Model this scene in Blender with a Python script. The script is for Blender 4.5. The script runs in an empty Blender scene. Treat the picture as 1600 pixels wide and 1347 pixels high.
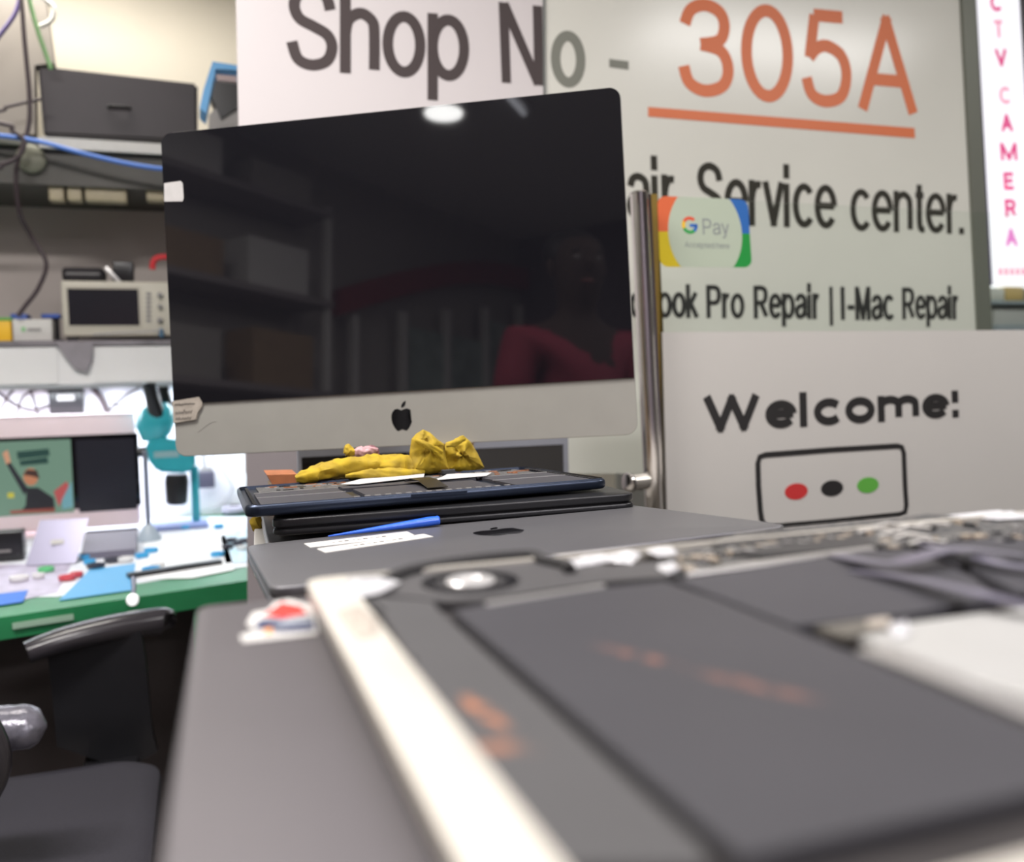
import bpy, bmesh, math, random
from mathutils import Vector, Matrix, noise
random.seed(7)
SC = bpy.context.scene
COL = SC.collection
PI = math.pi
# ------------------------------------------------------------ camera
F_PX, CX, CY = 1394.0, 800.0, 673.5
ax = Vector((4790-CX, -(497-CY), -F_PX)).normalized()
ay = Vector((310-CX, -(600-CY), -F_PX)).normalized()
ay = (ay - ax*ax.dot(ay)).normalized()
az = ax.cross(ay)
MW = Matrix((ax, ay, az))                 # camera axes -> world axes
CAM = Vector((0, 0, 1.25))
cd = bpy.data.cameras.new('camera')
cam = bpy.data.objects.new('camera', cd); COL.objects.link(cam)
cam.matrix_world = Matrix.Translation(CAM) @ MW.to_4x4()
cd.sensor_width = 36.0; cd.lens = F_PX/1600*36
cd.clip_start = 0.01
cd.dof.use_dof = True; cd.dof.focus_distance = 0.86; cd.dof.aperture_fstop = 4.6
SC.camera = cam
# ------------------------------------------------------------ world, exposure, ceiling lights
SC.view_settings.view_transform = 'Standard'; SC.view_settings.look = 'None'
SC.view_settings.gamma = 1; SC.view_settings.use_curve_mapping = False
SC.view_settings.exposure = 0.0
w = bpy.data.worlds.new('world'); SC.world = w; w.use_nodes = True
w.node_tree.nodes['Background'].inputs[0].default_value = (0.9, 0.93, 1, 1)
w.node_tree.nodes['Background'].inputs[1].default_value = 0.25
def area(name, loc, sx, sy, power, color=(1, 1, 1), rot=(0, 0, 0)):
    l = bpy.data.lights.new(name, 'AREA'); l.shape = 'RECTANGLE'; l.size = sx; l.size_y = sy
    l.energy = power; l.color = color
    o = bpy.data.objects.new(name, l); o.location = loc; o.rotation_euler = rot; COL.objects.link(o); return o
area('ceiling_light', (0.9, -0.5, 2.60), 1.2, 0.3, 27, (1, 0.96, 0.98))
area('ceiling_light', (2.3, 0.5, 2.60), 1.2, 0.3, 26, (1, 0.97, 0.95))
area('ceiling_light', (0.9, -1.7, 2.60), 1.2, 0.3, 38, (1, 0.96, 0.99))
area('ceiling_light', (-0.6, 1.0, 2.60), 1.2, 0.2, 52, (1, 0.95, 0.92))
area('ceiling_light', (0.4, 0.65, 2.60), 1.2, 0.2, 9, (1, 0.96, 0.95))  # added lamp, brightens the shop sign from the front
area('shelf_lamp', (-0.5, 2.75, 2.66), 0.9, 0.12, 18, (1, 0.95, 0.87))  # added lamp, lifts the cream wall above the upper shelf
area('bench_lamp', (-0.35, 3.09, 1.235), 1.3, 0.10, 9, (0.88, 0.94, 1), (0, 0, 0))

# ------------------------------------------------------------ geometry helpers
def ray(px, py): return MW @ Vector((px-CX, -(py-CY), -F_PX))
def atz(px, py, z):
    d = ray(px, py); return CAM + d*((z-CAM.z)/d.z)
def aty(px, py, y):
    d = ray(px, py); return CAM + d*((y-CAM.y)/d.y)

MATS = {}
def mat(name, col, rough=0.5, metal=0.0, noise_amt=0.0, noise_scale=30.0, col2=None, emit=None, es=0.0, bump=0.0, coat=0.0, ior=1.5, aniso=None):
    if name in MATS: return MATS[name]
    m = bpy.data.materials.new(name); m.use_nodes = True
    nt = m.node_tree; b = nt.nodes['Principled BSDF']
    c = tuple(col)+(1,)
    b.inputs['Base Color'].default_value = c
    b.inputs['Roughness'].default_value = rough
    b.inputs['Metallic'].default_value = metal
    b.inputs['IOR'].default_value = ior
    b.inputs['Coat Weight'].default_value = coat
    if emit: 
        b.inputs['Emission Color'].default_value = tuple(emit)+(1,); b.inputs['Emission Strength'].default_value = es
    tc = nt.nodes.new('ShaderNodeTexCoord')
    n = nt.nodes.new('ShaderNodeTexNoise'); n.inputs['Scale'].default_value = noise_scale; n.inputs['Detail'].default_value = 5
    nt.links.new(tc.outputs['Object'], n.inputs['Vector'])
    if col2 is None: col2 = tuple(x*(1-noise_amt) for x in col)
    mx = nt.nodes.new('ShaderNodeMix'); mx.data_type = 'RGBA'
    mr = nt.nodes.new('ShaderNodeMapRange'); mr.inputs[1].default_value = 0.35; mr.inputs[2].default_value = 0.7
    nt.links.new(n.outputs['Fac'], mr.inputs[0]); nt.links.new(mr.outputs[0], mx.inputs[0])
    mx.inputs[6].default_value = c; mx.inputs[7].default_value = tuple(col2)+(1,)
    nt.links.new(mx.outputs[2], b.inputs['Base Color'])
    if bump:
        bp = nt.nodes.new('ShaderNodeBump'); bp.inputs['Strength'].default_value = bump; bp.inputs['Distance'].default_value = 0.002
        nt.links.new(n.outputs['Fac'], bp.inputs['Height']); nt.links.new(bp.outputs[0], b.inputs['Normal'])
    MATS[name] = m; return m

def obj(name, bm, m, parent=None, smooth=False):
    me = bpy.data.meshes.new(name); bmesh.ops.recalc_face_normals(bm, faces=bm.faces); bm.to_mesh(me); bm.free()
    for mm in (m if isinstance(m, (list, tuple)) else [m]): me.materials.append(mm)
    if smooth:
        for p in me.polygons: p.use_smooth = True
        try: me.set_sharp_from_angle(angle=math.radians(40))
        except Exception: pass
    o = bpy.data.objects.new(name, me); COL.objects.link(o)
    if parent:
        o.parent = parent
        o.matrix_parent_inverse = world_of(parent).inverted()
    return o
def world_of(o):
    mtx = o.matrix_basis.copy()
    if o.parent: mtx = world_of(o.parent) @ o.matrix_parent_inverse @ mtx
    return mtx
def thing(name, label, cat, loc=(0, 0, 0), group=None):
    o = bpy.data.objects.new(name, None); COL.objects.link(o); o.location = loc
    o.empty_display_size = 0.02
    return tag(o, label, cat, group)
def tag(o, label, cat, group=None):
    o['label'] = label; o['category'] = cat
    if group: o['group'] = group
    return o
def struct(o): o['kind'] = 'structure'; return o
def dup(root, loc, label, group=None):
    r = root.copy(); COL.objects.link(r); r.location = loc; r['label'] = label
    if group: r['group'] = group
    for ch in list(root.children):
        c = ch.copy(); COL.objects.link(c); c.parent = r
        for g in ch.children:
            d = g.copy(); COL.objects.link(d); d.parent = c
    return r

def rings(bm, rs):
    """skin a list of equally long closed rings, cap both ends"""
    vr = [[bm.verts.new(p) for p in r] for r in rs]
    n = len(vr[0])
    for a, b in zip(vr, vr[1:]):
        for i in range(n): bm.faces.new((a[i], a[(i+1) % n], b[(i+1) % n], b[i]))
    bm.faces.new(vr[0][::-1]); bm.faces.new(vr[-1])
    return bm
def bx(bm, c, s, rz=0, rx=0, ry=0, bev=0.0):
    M = Matrix.Translation(c) @ Matrix.Rotation(rz, 4, 'Z') @ Matrix.Rotation(ry, 4, 'Y') @ Matrix.Rotation(rx, 4, 'X')
    r = bmesh.ops.create_cube(bm, size=1.0, matrix=M @ Matrix.Diagonal((s[0], s[1], s[2], 1)))
    if bev:
        es = list({e for v in r['verts'] for e in v.link_edges})
        bmesh.ops.bevel(bm, geom=es, offset=bev, segments=3, affect='EDGES', profile=0.5)
    return bm
def pieces(name, bm, m, parent=None, smooth=False):
    """one object for every loose piece of bm"""
    bm.verts.ensure_lookup_table(); seen = set(); out = []
    for v in bm.verts:
        if v in seen: continue
        st = [v]; comp = []; seen.add(v)
        while st:
            q = st.pop(); comp.append(q)
            for e in q.link_edges:
                o_ = e.other_vert(q)
                if o_ not in seen: seen.add(o_); st.append(o_)
        out.append(comp)
    res = []
    for comp in out:
        nb = bmesh.new(); mp = {q: nb.verts.new(q.co) for q in comp}
        for fc_ in {f_ for q in comp for f_ in q.link_faces}: nb.faces.new([mp[q] for q in fc_.verts])
        res.append(obj(name, nb, m, parent, smooth))
    bm.free(); return res
def box(name, lo, hi, m, parent=None, bev=0.0, rz=0):
    bm = bmesh.new(); lo = Vector(lo); hi = Vector(hi)
    bx(bm, (lo+hi)/2, hi-lo, rz=rz, bev=bev)
    return obj(name, bm, m, parent, smooth=bev > 0)
def tube(bm, pts, r, n=12, closed=False):
    pts = [Vector(p) for p in pts]
    rs = r if isinstance(r, (list, tuple)) else [r]*len(pts)
    out = []; up = Vector((0, 0, 1)); prev = None
    for i, p in enumerate(pts):
        t = (pts[min(i+1, len(pts)-1)]-pts[max(i-1, 0)]).normalized()
        if prev is None:
            a = t.cross(up)
            if a.length < 0.1: a = t.cross(Vector((0, 1, 0)))
            a.normalize()
        else:
            a = (prev - t*prev.dot(t)).normalized()
        prev = a; b = t.cross(a)
        out.append([p + (a*math.cos(2*PI*k/n)+b*math.sin(2*PI*k/n))*rs[i] for k in range(n)])
    return rings(bm, out)
def spline(pts, n=8):
    pts = [Vector(p) for p in pts]; o = []
    P = [pts[0]]+pts+[pts[-1]]
    for i in range(1, len(P)-2):
        for k in range(n):
            t = k/n
            o.append(0.5*((2*P[i])+(P[i+1]-P[i-1])*t+(2*P[i-1]-5*P[i]+4*P[i+1]-P[i+2])*t*t+(-P[i-1]+3*P[i]-3*P[i+1]+P[i+2])*t**3))
    o.append(pts[-1]); return o
def rr(w, d, r, n=6, cx=0, cy=0):
    """rounded rectangle outline centred at cx, cy"""
    r = max(r, 1e-5); o = []
    for (sx, sy, a0) in ((1, 1, 0), (-1, 1, 90), (-1, -1, 180), (1, -1, 270)):
        for k in range(n+1):
            a = math.radians(a0+90*k/n)
            o.append((cx+sx*(w/2-r)+r*math.cos(a), cy+sy*(d/2-r)+r*math.sin(a)))
    return o
def slab(bm, w, d, r, prof, M=Matrix()):
    """rounded slab, prof = [(z, inset)...]"""
    rs = [[M @ Vector((x, y, z)) for x, y in rr(w-2*i, d-2*i, r-i)] for z, i in prof]
    return rings(bm, rs)
def roundprof(z0, z1, e, n=4):
    o = []
    for k in range(n+1): a = PI/2*k/n; o.append((z0+e*(1-math.sin(a)), e*(1-math.cos(a))))
    o = [(z0+e-e*math.cos(PI/2*k/n), e-e*math.sin(PI/2*k/n)) for k in range(n+1)]
    o += [(z1-e+e*math.sin(PI/2*k/n), e-e*math.cos(PI/2*k/n)) for k in range(n+1)]
    return o
def prism(bm, pts, z0, z1):
    """polygon prism from world XY points, tiny chamfer on top"""
    return rings(bm, [[Vector((p[0], p[1], z0)) for p in pts], [Vector((p[0], p[1], z1)) for p in pts]])
def pp(bm, pix, ztop, th):
    """prism whose top outline at height ztop passes through these picture points"""
    return prism(bm, [atz(x, y, ztop) for x, y in pix], ztop-th, ztop)
def wallpoly(bm, pts, nrm, th):
    """polygon plate in any plane with thickness th along nrm (both sides capped)"""
    nrm = Vector(nrm).normalized()
    return rings(bm, [[Vector(p) for p in pts], [Vector(p)+nrm*th for p in pts]])
def _arc(cx, cy, rx, ry, a0, a1, n=20):
    return [(cx+rx*math.cos(math.radians(a0+(a1-a0)*k/n)), cy+ry*math.sin(math.radians(a0+(a1-a0)*k/n))) for k in range(n+1)]
def _sp(pts, n=5): return [(p.x, p.y) for p in spline([(a, b, 0) for a, b in pts], n)]
XH = 0.73
def glyph(c):
    """advance width and centre-line strokes of a plain grotesque letter, cap height 1"""
    o = _arc(.29, XH/2, .29, XH/2, 0, 360, 36)
    arch = lambda x: _sp([(x, .45), (x+.06, .64), (x+.27, XH), (x+.46, .64), (x+.50, .48), (x+.50, 0)])
    G = {
     'S': (.88, [_sp([(.64, .74), (.56, .92), (.33, 1.0), (.11, .93), (.04, .76), (.13, .60), (.36, .51), (.59, .41), (.67, .25), (.58, .07), (.33, 0), (.10, .07), (0, .29)])]),
     'h': (.72, [[(0, 0), (0, 1)], arch(0)]), 'n': (.72, [[(0, 0), (0, XH)], arch(0)]),
     'm': (1.14, [[(0, 0), (0, XH)], [(x*.92, y) for x, y in arch(0)], [(.46+x*.92, y) for x, y in arch(0)]]),
     'o': (.79, [o]), 'p': (.80, [o, [(0, -.27), (0, XH)]]), 'd': (.80, [o, [(.58, 0), (.58, 1)]]), 'b': (.80, [[(0, 0), (0, 1)], o]),
     'e': (.78, [[(0, .38), (.58, .38)], _arc(.29, XH/2, .29, XH/2, 2, 322, 32)]),
     'c': (.74, [_arc(.29, XH/2, .29, XH/2, 42, 318, 30)]),
     'a': (.76, [_sp([(.03, .54), (.10, .68), (.27, XH), (.46, .66), (.51, .50), (.51, .14), (.56, 0)]), _sp([(.51, .44), (.28, .38), (.07, .32), (0, .17), (.07, .03), (.22, 0), (.40, .06), (.51, .22)])]),
     'i': (.30, [[(0, 0), (0, .70)], [(0, 1.0), (0, 1.001)]]), 'l': (.30, [[(0, 0), (0, 1)]]),
     'r': (.46, [[(0, 0), (0, XH)], _sp([(0, .42), (.05, .60), (.16, .71), (.30, .71)])]),
     't': (.44, [_sp([(.12, .95), (.12, .5), (.12, .16), (.17, .02), (.30, .01)]), [(-.02, XH), (.28, XH)]]),
     'v': (.68, [[(0, XH), (.25, 0)], [(.25, 0), (.50, XH)]]),
     'y': (.68, [[(0, XH), (.25, .02)], _sp([(.50, XH), (.27, .04), (.18, -.20), (.02, -.25)])]),
     'k': (.66, [[(0, 0), (0, 1)], [(0, .24), (.42, XH)], [(.15, .42), (.47, 0)]]),
     'N': (.92, [[(0, 0), (0, 1)], [(.04, 1), (.62, 0)], [(.66, 0), (.66, 1)]]),
     'M': (1.06, [[(0, 0), (0, 1)], [(.03, 1), (.39, 0)], [(.39, 0), (.75, 1)], [(.78, 0), (.78, 1)]]),
     'W': (1.36, [[(0, 1), (.27, 0)], [(.27, 0), (.54, 1)], [(.54, 1), (.81, 0)], [(.81, 0), (1.08, 1)]]),
     'A': (.92, [[(0, 0), (.36, 1)], [(.36, 1), (.72, 0)], [(.12, .31), (.60, .31)]]),
     'R': (.90, [[(0, 0), (0, 1)], _sp([(0, 1), (.38, 1), (.58, .92), (.63, .74), (.56, .56), (.38, .48), (0, .48)], 4), [(.33, .46), (.66, 0)]]),
     'P': (.86, [[(0, 0), (0, 1)], _sp([(0, 1), (.38, 1), (.56, .92), (.61, .73), (.55, .54), (.38, .46), (0, .46)], 4)]),
     'I': (.34, [[(0, 0), (0, 1)]]), '-': (.56, [[(-.06, .36), (.40, .36)]]), '.': (.34, [[(0, 0), (0, .001)]]),
     '!': (.34, [[(0, .47), (0, 1)], [(0, 0), (0, .001)]]), ' ': (.35, []),
     '3': (.80, [_sp([(.02, .76), (.10, .93), (.28, 1), (.47, .93), (.53, .77), (.46, .60), (.22, .54)]), _sp([(.22, .54), (.48, .48), (.57, .28), (.50, .08), (.27, 0), (.07, .08), (0, .27)])]),
     '0': (.80, [_arc(.28, .5, .28, .5, 0, 360, 36)]),
     '5': (.80, [[(.53, 1), (.12, 1)], [(.13, 1.0), (.05, .50)], _sp([(.05, .50), (.15, .61), (.30, .65), (.50, .55), (.57, .33), (.49, .08), (.26, 0), (.07, .07), (0, .26)])]),
     'C': (.9, [_arc(.34, .5, .34, .5, 42, 318, 30)]), 'T': (.8, [[(0, 1), (.6, 1)], [(.3, 0), (.3, 1)]]),
     'V': (.88, [[(0, 1), (.34, 0)], [(.34, 0), (.68, 1)]]), 'E': (.86, [[(0, 0), (0, 1)], [(0, 1), (.56, 1)], [(0, .52), (.50, .52)], [(0, 0), (.56, 0)]]),
    }
    return G[c]
def textmesh(s, quad, nrm, th=0.0006, weight=0.13, track=0.0):
    """lettering fitted into quad (TL, TR, BR, BL); weight = stroke over cap height"""
    TL, TR, BR, BL = [Vector(q) for q in quad]; nrm = Vector(nrm).normalized()
    lines = []; x = 0
    for c in s:
        adv, L = glyph(c)
        adv += weight-0.13+track
        for pl in L: lines.append(([(a+x, b) for a, b in pl], c))
        x += adv
    xs = [p[0] for l, _ in lines for p in l]; ys = [p[1] for l, _ in lines for p in l]
    x0, x1, y0, y1 = min(xs), max(xs), min(ys), max(ys)
    Wd = ((TR-TL).length+(BR-BL).length)/2; Hd = ((TL-BL).length+(TR-BR).length)/2
    # cap height in world units, with the stroke's half width left on every side
    cap = Hd/((y1-y0)+weight); t = cap*weight
    kx = (Wd-t)/max(x1-x0, 1e-6); ky = cap if (y1-y0) > .01 else 0
    bm = bmesh.new()
    def put(X, Y, off):
        u = X/Wd; v = Y/Hd
        return (BL*(1-u)+BR*u)*(1-v)+(TL*(1-u)+TR*u)*v+nrm*off
    if s == '-': t = Hd; kx = Wd/(x1-x0)
    for li, (l, c) in enumerate(lines):
        th_ = th*(1+0.12*(li % 3))
        P = [Vector((t/2*(s != '-')+(a-x0)*kx, t/2+(b-y0)*ky)) for a, b in l]
        if (P[0]-P[-1]).length < t*0.2 and len(P) == 2:      # dot
            P = [P[0]-Vector((0, t*.52)), P[0]+Vector((0, t*.52))]
        closed = (P[0]-P[-1]).length < 1e-6 and len(P) > 3
        if closed: P = P[:-1]
        N = len(P); ring = []
        if not closed and s != '-' and c not in '.!' or (c == '!' and N == 2 and (P[1]-P[0]).length > 2*t):
            if N == 2 and abs(P[0].x-P[1].x) < 1e-6 or (N == 2 and c in 'NMWAVvkEtTy'):   # square ends reach the full height
                d = (P[1]-P[0]).normalized(); e = t*0.5 if abs(d.x) < .05 else t*0.42
                if abs(d.y) > .1: P = [P[0]-d*e, P[1]+d*e]
        for k in range(N):
            a = P[(k-1) % N] if (closed or k) else P[0]; b = P[(k+1) % N] if (closed or k < N-1) else P[-1]
            d = (b-a).normalized(); q = Vector((-d.y, d.x))*t/2
            ring.append((P[k]+q, P[k]-q))
        R_ = [[put(a.x, a.y, 0), put(a.x, a.y, th_), put(b.x, b.y, th_), put(b.x, b.y, 0)] for a, b in ring]
        V = [[bm.verts.new(p) for p in r] for r in R_]
        for k in range(N if closed else N-1):
            A, B = V[k], V[(k+1) % N]
            for m in range(4): bm.faces.new((A[m], A[(m+1) % 4], B[(m+1) % 4], B[m]))
        if not closed: bm.faces.new(V[0][::-1]); bm.faces.new(V[-1])
    return bm
def ell(bm, c, u, v, nrm, th, n=32):
    c = Vector(c); u = Vector(u); v = Vector(v)
    return wallpoly(bm, [c+u*math.cos(2*PI*k/n)+v*math.sin(2*PI*k/n) for k in range(n)], nrm, th)
FR = Vector((0, -1, 0))

# ------------------------------------------------------------ materials
silver = mat('brushed_aluminium', (0.62, 0.61, 0.60), 0.38, 0.85, 0.08, 40)
rim = mat('worn_aluminium_rim', (0.66, 0.63, 0.56), 0.45, 0.35, 0.10, 30)
spacegrey = mat('space_grey_aluminium', (0.150, 0.148, 0.158), 0.42, 0.55, 0.05, 25)
spacegrey2 = mat('warm_grey_aluminium', (0.108, 0.099, 0.106), 0.5, 0.4, 0.08, 9)
midnight = mat('midnight_aluminium', (0.024, 0.033, 0.055), 0.32, 0.7, 0.05, 40)
blackplas = mat('black_plastic', (0.012, 0.012, 0.014), 0.3, 0.0, 0.1)
blacksat = mat('black_satin_metal', (0.018, 0.018, 0.02), 0.35, 0.4, 0.1)
blackrub = mat('black_rubber', (0.012, 0.011, 0.012), 0.7)
gloss = mat('black_glass', (0.003, 0.003, 0.004), 0.04, 0, ior=1.5)
cell = mat('battery_wrap', (0.048, 0.047, 0.055), 0.5, 0.05, 0.10, 14, bump=0.1)
cell2 = mat('speaker_plate', (0.075, 0.073, 0.075), 0.5, 0.05, 0.08, 10)
darkgap = mat('dark_recess', (0.02, 0.018, 0.02), 0.6)
pcb = mat('circuit_board', (0.03, 0.035, 0.04), 0.5, 0.1, 0, 300, col2=(0.16, 0.15, 0.14))
chrome = mat('polished_steel', (0.72, 0.70, 0.68), 0.12, 1.0, 0.03)
foil = mat('white_foil', (0.68, 0.68, 0.70), 0.3, 0.2, 0.15, 80, bump=0.6)
white = mat('white_paint', (0.75, 0.74, 0.73), 0.5, 0, 0.04, 5)
paper = mat('white_paper', (0.60, 0.59, 0.565), 0.7, 0, 0.05, 60)
ink = mat('black_ink', (0.015, 0.014, 0.014), 0.5)

# ------------------------------------------------------------ room shell
floor_m = mat('grey_floor', (0.22, 0.20, 0.19), 0.35, 0, 0.2, 4)
wall_m = mat('cream_wall', (0.88, 0.82, 0.70), 0.75, 0, 0.04, 3)
ceil_m = mat('ceiling_white', (0.7, 0.69, 0.67), 0.8, 0, 0.03, 3)
struct(box('floor', (-2.2, -2.6, -0.1), (5.2, 3.4, 0), floor_m))
struct(box('ceiling', (-2.2, -2.6, 2.7), (5.2, 3.4, 2.8), ceil_m))
struct(box('wall_back', (-2.2, 3.3, 0), (5.2, 3.4, 2.7), wall_m))
struct(box('wall_left', (-2.3, -2.6, 0), (-2.2, 3.4, 2.7), mat('side_wall', (0.4, 0.38, 0.36), 0.8, 0, 0.05, 3)))
struct(box('wall_right', (5.2, -2.6, 0), (5.3, 3.4, 2.7), MATS['side_wall']))
struct(box('wall_front', (-2.2, -2.7, 0), (5.2, -2.6, 2.7), mat('dim_wall', (0.22, 0.19, 0.22), 0.8, 0, 0.2, 3)))

# ------------------------------------------------------------ counter carrying the laptops
CT = 1.0
laminate = mat('beige_laminate', (0.45, 0.42, 0.38), 0.5, 0, 0.06, 6)
cnt = thing('shop_counter', 'beige shop counter under the stacks of laptops, mostly hidden', 'counter', (0.7, 0.9, 0))
poly = [(0.10, 0.06), (1.9, 0.06), (1.9, 0.85), (0.75, 1.15), (0.66, 1.3), (0.66, 1.62), (0.17, 1.62), (0.17, 1.1), (0.10, 0.9)]
bm = bmesh.new(); prism(bm, poly, CT-0.03, CT); obj('countertop', bm, laminate, cnt)
bm = bmesh.new(); prism(bm, [(0.13, 0.1), (1.87, 0.1), (1.87, 0.82), (0.73, 1.12), (0.63, 1.28), (0.63, 1.59), (0.2, 1.59), (0.2, 1.1), (0.13, 0.9)], 0.0, CT-0.03); obj('cabinet', bm, laminate, cnt)

# ------------------------------------------------------------ laptops
def laptop(label, w, d, th, ctr, rot, m, group=None, r=0.011, name='closed_laptop', split=0.42):
    """closed laptop: base, lid, gasket, feet; ctr = centre of the underside (or a full matrix as rot)"""
    M = rot if isinstance(rot, Matrix) else Matrix.Translation(ctr) @ Matrix.Rotation(rot, 4, 'Z')
    t = thing(name, label, 'laptop', M.translation, group)
    zb = th*(1-split)
    bm = bmesh.new(); slab(bm, w, d, r, roundprof(0.0012, zb-0.0005, 0.0028), M); obj('base', bm, m, t, True)
    bm = bmesh.new(); slab(bm, w, d, r, roundprof(zb+0.0005, th, 0.0018), M); lid = obj('lid', bm, m, t, True)
    bm = bmesh.new(); slab(bm, w-0.006, d-0.006, r, [(zb-0.001, 0), (zb+0.001, 0)], M); obj('seam_gasket', bm, blackrub, t)
    bm = bmesh.new()
    for sx in (-1, 1):
        for sy in (-1, 1): slab(bm, 0.014, 0.014, 0.007, [(0, 0.001), (0.0014, 0)], M @ Matrix.Translation((sx*(w/2-0.03), sy*(d/2-0.025), 0)))
    pieces('rubber_foot', bm, blackrub, t)
    return t, lid, M

def apple_shape(n=20):
    """fruit emblem outline (body, leaf) in a unit box, y up"""
    body = spline([(0, .30, 0), (.10, .335, 0), (.22, .36, 0), (.36, .30, 0), (.33, .22, 0), (.27, .10, 0), (.30, -.06, 0), (.40, -.14, 0), (.36, -.26, 0), (.28, -.40, 0), (.18, -.50, 0), (.08, -.48, 0), (0, -.45, 0),
                   (-.09, -.48, 0), (-.19, -.50, 0), (-.30, -.38, 0), (-.39, -.20, 0), (-.42, 0, 0), (-.40, .18, 0), (-.30, .32, 0), (-.18, .365, 0), (-.08, .33, 0)], 5)
    leaf = spline([(0.0, .40, 0), (.01, .50, 0), (.07, .60, 0), (.18, .66, 0), (.17, .55, 0), (.12, .45, 0), (.0, .40, 0)], 4)[:-1]
    return body, leaf
def apple(bm, c, u, v, nrm, th):
    for sh in apple_shape():
        f = [Vector(c)+Vector(u)*p.x+Vector(v)*p.y for p in sh]
        nn = Vector(nrm).normalized()
        va = [bm.verts.new(p) for p in f]; vb = [bm.verts.new(p+nn*th) for p in f]
        k = len(f)
        fa = bm.faces.new(va); fb = bm.faces.new(vb[::-1])
        for i in range(k): bm.faces.new((va[i], va[(i+1) % k], vb[(i+1) % k], vb[i]))
        bmesh.ops.triangulate(bm, faces=[fa, fb])


def frame(cols, o):
    return Matrix(((cols[0][0], cols[1][0], cols[2][0], o[0]), (cols[0][1], cols[1][1], cols[2][1], o[1]), (cols[0][2], cols[1][2], cols[2][2], o[2]), (0, 0, 0, 1)))
def tilt(n, a, o):
    """frame with up axis n, x axis turned by a"""
    n = Vector(n).normalized(); x = Vector((math.cos(a), math.sin(a), 0)); x = (x-n*x.dot(n)).normalized()
    return frame((x, n.cross(x), n), o)

# grey laptop with the emblem
cB = Vector((0.2111, 0.646, 1.1283)); nB = Vector((-0.026, 0.070, 0.997)).normalized()
MB = tilt(nB, math.radians(0.36), cB - nB*0.016)
gl, gl_lid, _ = laptop('grey closed laptop with black fruit emblem and two white label strips on its lid', 0.356, 0.248, 0.016, None, MB, spacegrey, r=0.013)
def onB(px, py, off=0.0):
    d = ray(px, py); return CAM + d*((cB+nB*off-CAM).dot(nB)/d.dot(nB))
bm = bmesh.new(); uB = MB.to_3x3() @ Vector((1, 0, 0)); vB = MB.to_3x3() @ Vector((0, 1, 0))
apple(bm, onB(779, 831)+nB*0.0, uB*0.047, vB*0.047, nB, 0.0003); obj('emblem', bm, gloss, gl_lid)
for q in ([(475, 850), (636, 831), (650, 838), (485, 856)], [(495, 858), (662, 835), (677, 839), (508, 864)]):
    bm = bmesh.new(); wallpoly(bm, [onB(*p) for p in q], nB, 0.0004); st = obj('label_strip', bm, paper, gl_lid)
    st['label'] = 'white paper label strip'
    bm = bmesh.new(); a = (Vector(onB(*q[0]))+Vector(onB(*q[3])))/2+nB*0.0005; b = (Vector(onB(*q[1]))+Vector(onB(*q[2])))/2+nB*0.0005
    for k in range(9):
        p = a.lerp(b, 0.25+0.06*k); bx(bm, p, (0.0035, 0.0007+0.0012*(k % 3), 0.0003), rz=0.3*(k % 2))
    obj('pen_mark', bm, ink, st)
# blue prying tool lying on it
p0 = onB(513, 838, 0.0015); p1 = onB(684, 813, 0.0052)
bm = bmesh.new()
n_ = 12; rs = []
for i in range(n_+1):
    t = i/n_; c = p0.lerp(p1, t); dirv = (p1-p0).normalized(); side = dirv.cross(nB).normalized(); up = side.cross(dirv)
    ra = 0.0006+0.0040*t; 
    if i == n_: ra *= 0.85
    rs.append([c+(side*math.cos(2*PI*k/14)*ra*1.2+up*math.sin(2*PI*k/14)*ra) for k in range(14)])
rings(bm, rs)
pry = thing('pry_tool', 'blue plastic prying stick tapering to a point, lying on the grey laptop lid', 'tool', p1)
obj('shaft', bm, mat('blue_plastic', (0.02, 0.13, 0.75), 0.3, 0, 0.05, coat=0.3), pry, True)
d_ = (p1-p0).normalized()
bm = bmesh.new(); tube(bm, [p1, p1+d_*0.0012], [0.0044, 0.0036], 14); obj('end_cap', bm, MATS['blue_plastic'], pry, True)

# pile under the grey laptop (only slivers show)
ivory = mat('ivory_plastic', (0.62, 0.60, 0.56), 0.45, 0, 0.06, 20)
carton = mat('brown_cardboard', (0.38, 0.27, 0.17), 0.8, 0, 0.1, 20)
def carton_box(name, label, lo, hi, m=None, cat='box'):
    t = thing(name, label, cat, ((lo[0]+hi[0])/2, (lo[1]+hi[1])/2, lo[2]))
    m = m or carton
    box('carton_body', lo, (hi[0], hi[1], hi[2]-0.001), m, t)
    xm = (lo[1]+hi[1])/2
    box('packing_tape', (lo[0]+0.002, xm-0.02, hi[2]-0.001), (hi[0]-0.002, xm+0.02, hi[2]-0.0004), mat('packing_tape', (0.5, 0.4, 0.25), 0.25), t)
    return t
carton_box('cardboard_box', 'brown cardboard box on the counter beneath the grey laptop', (0.075, 0.55, CT), (0.36, 0.75, CT+0.083))
laptop('dark grey closed laptop directly beneath the grey laptop with the emblem', 0.33, 0.225, 0.015, None, tilt(nB, 0.01, cB+Vector((0.004, 0.004, 0))-nB*0.0325), blacksat)
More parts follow.
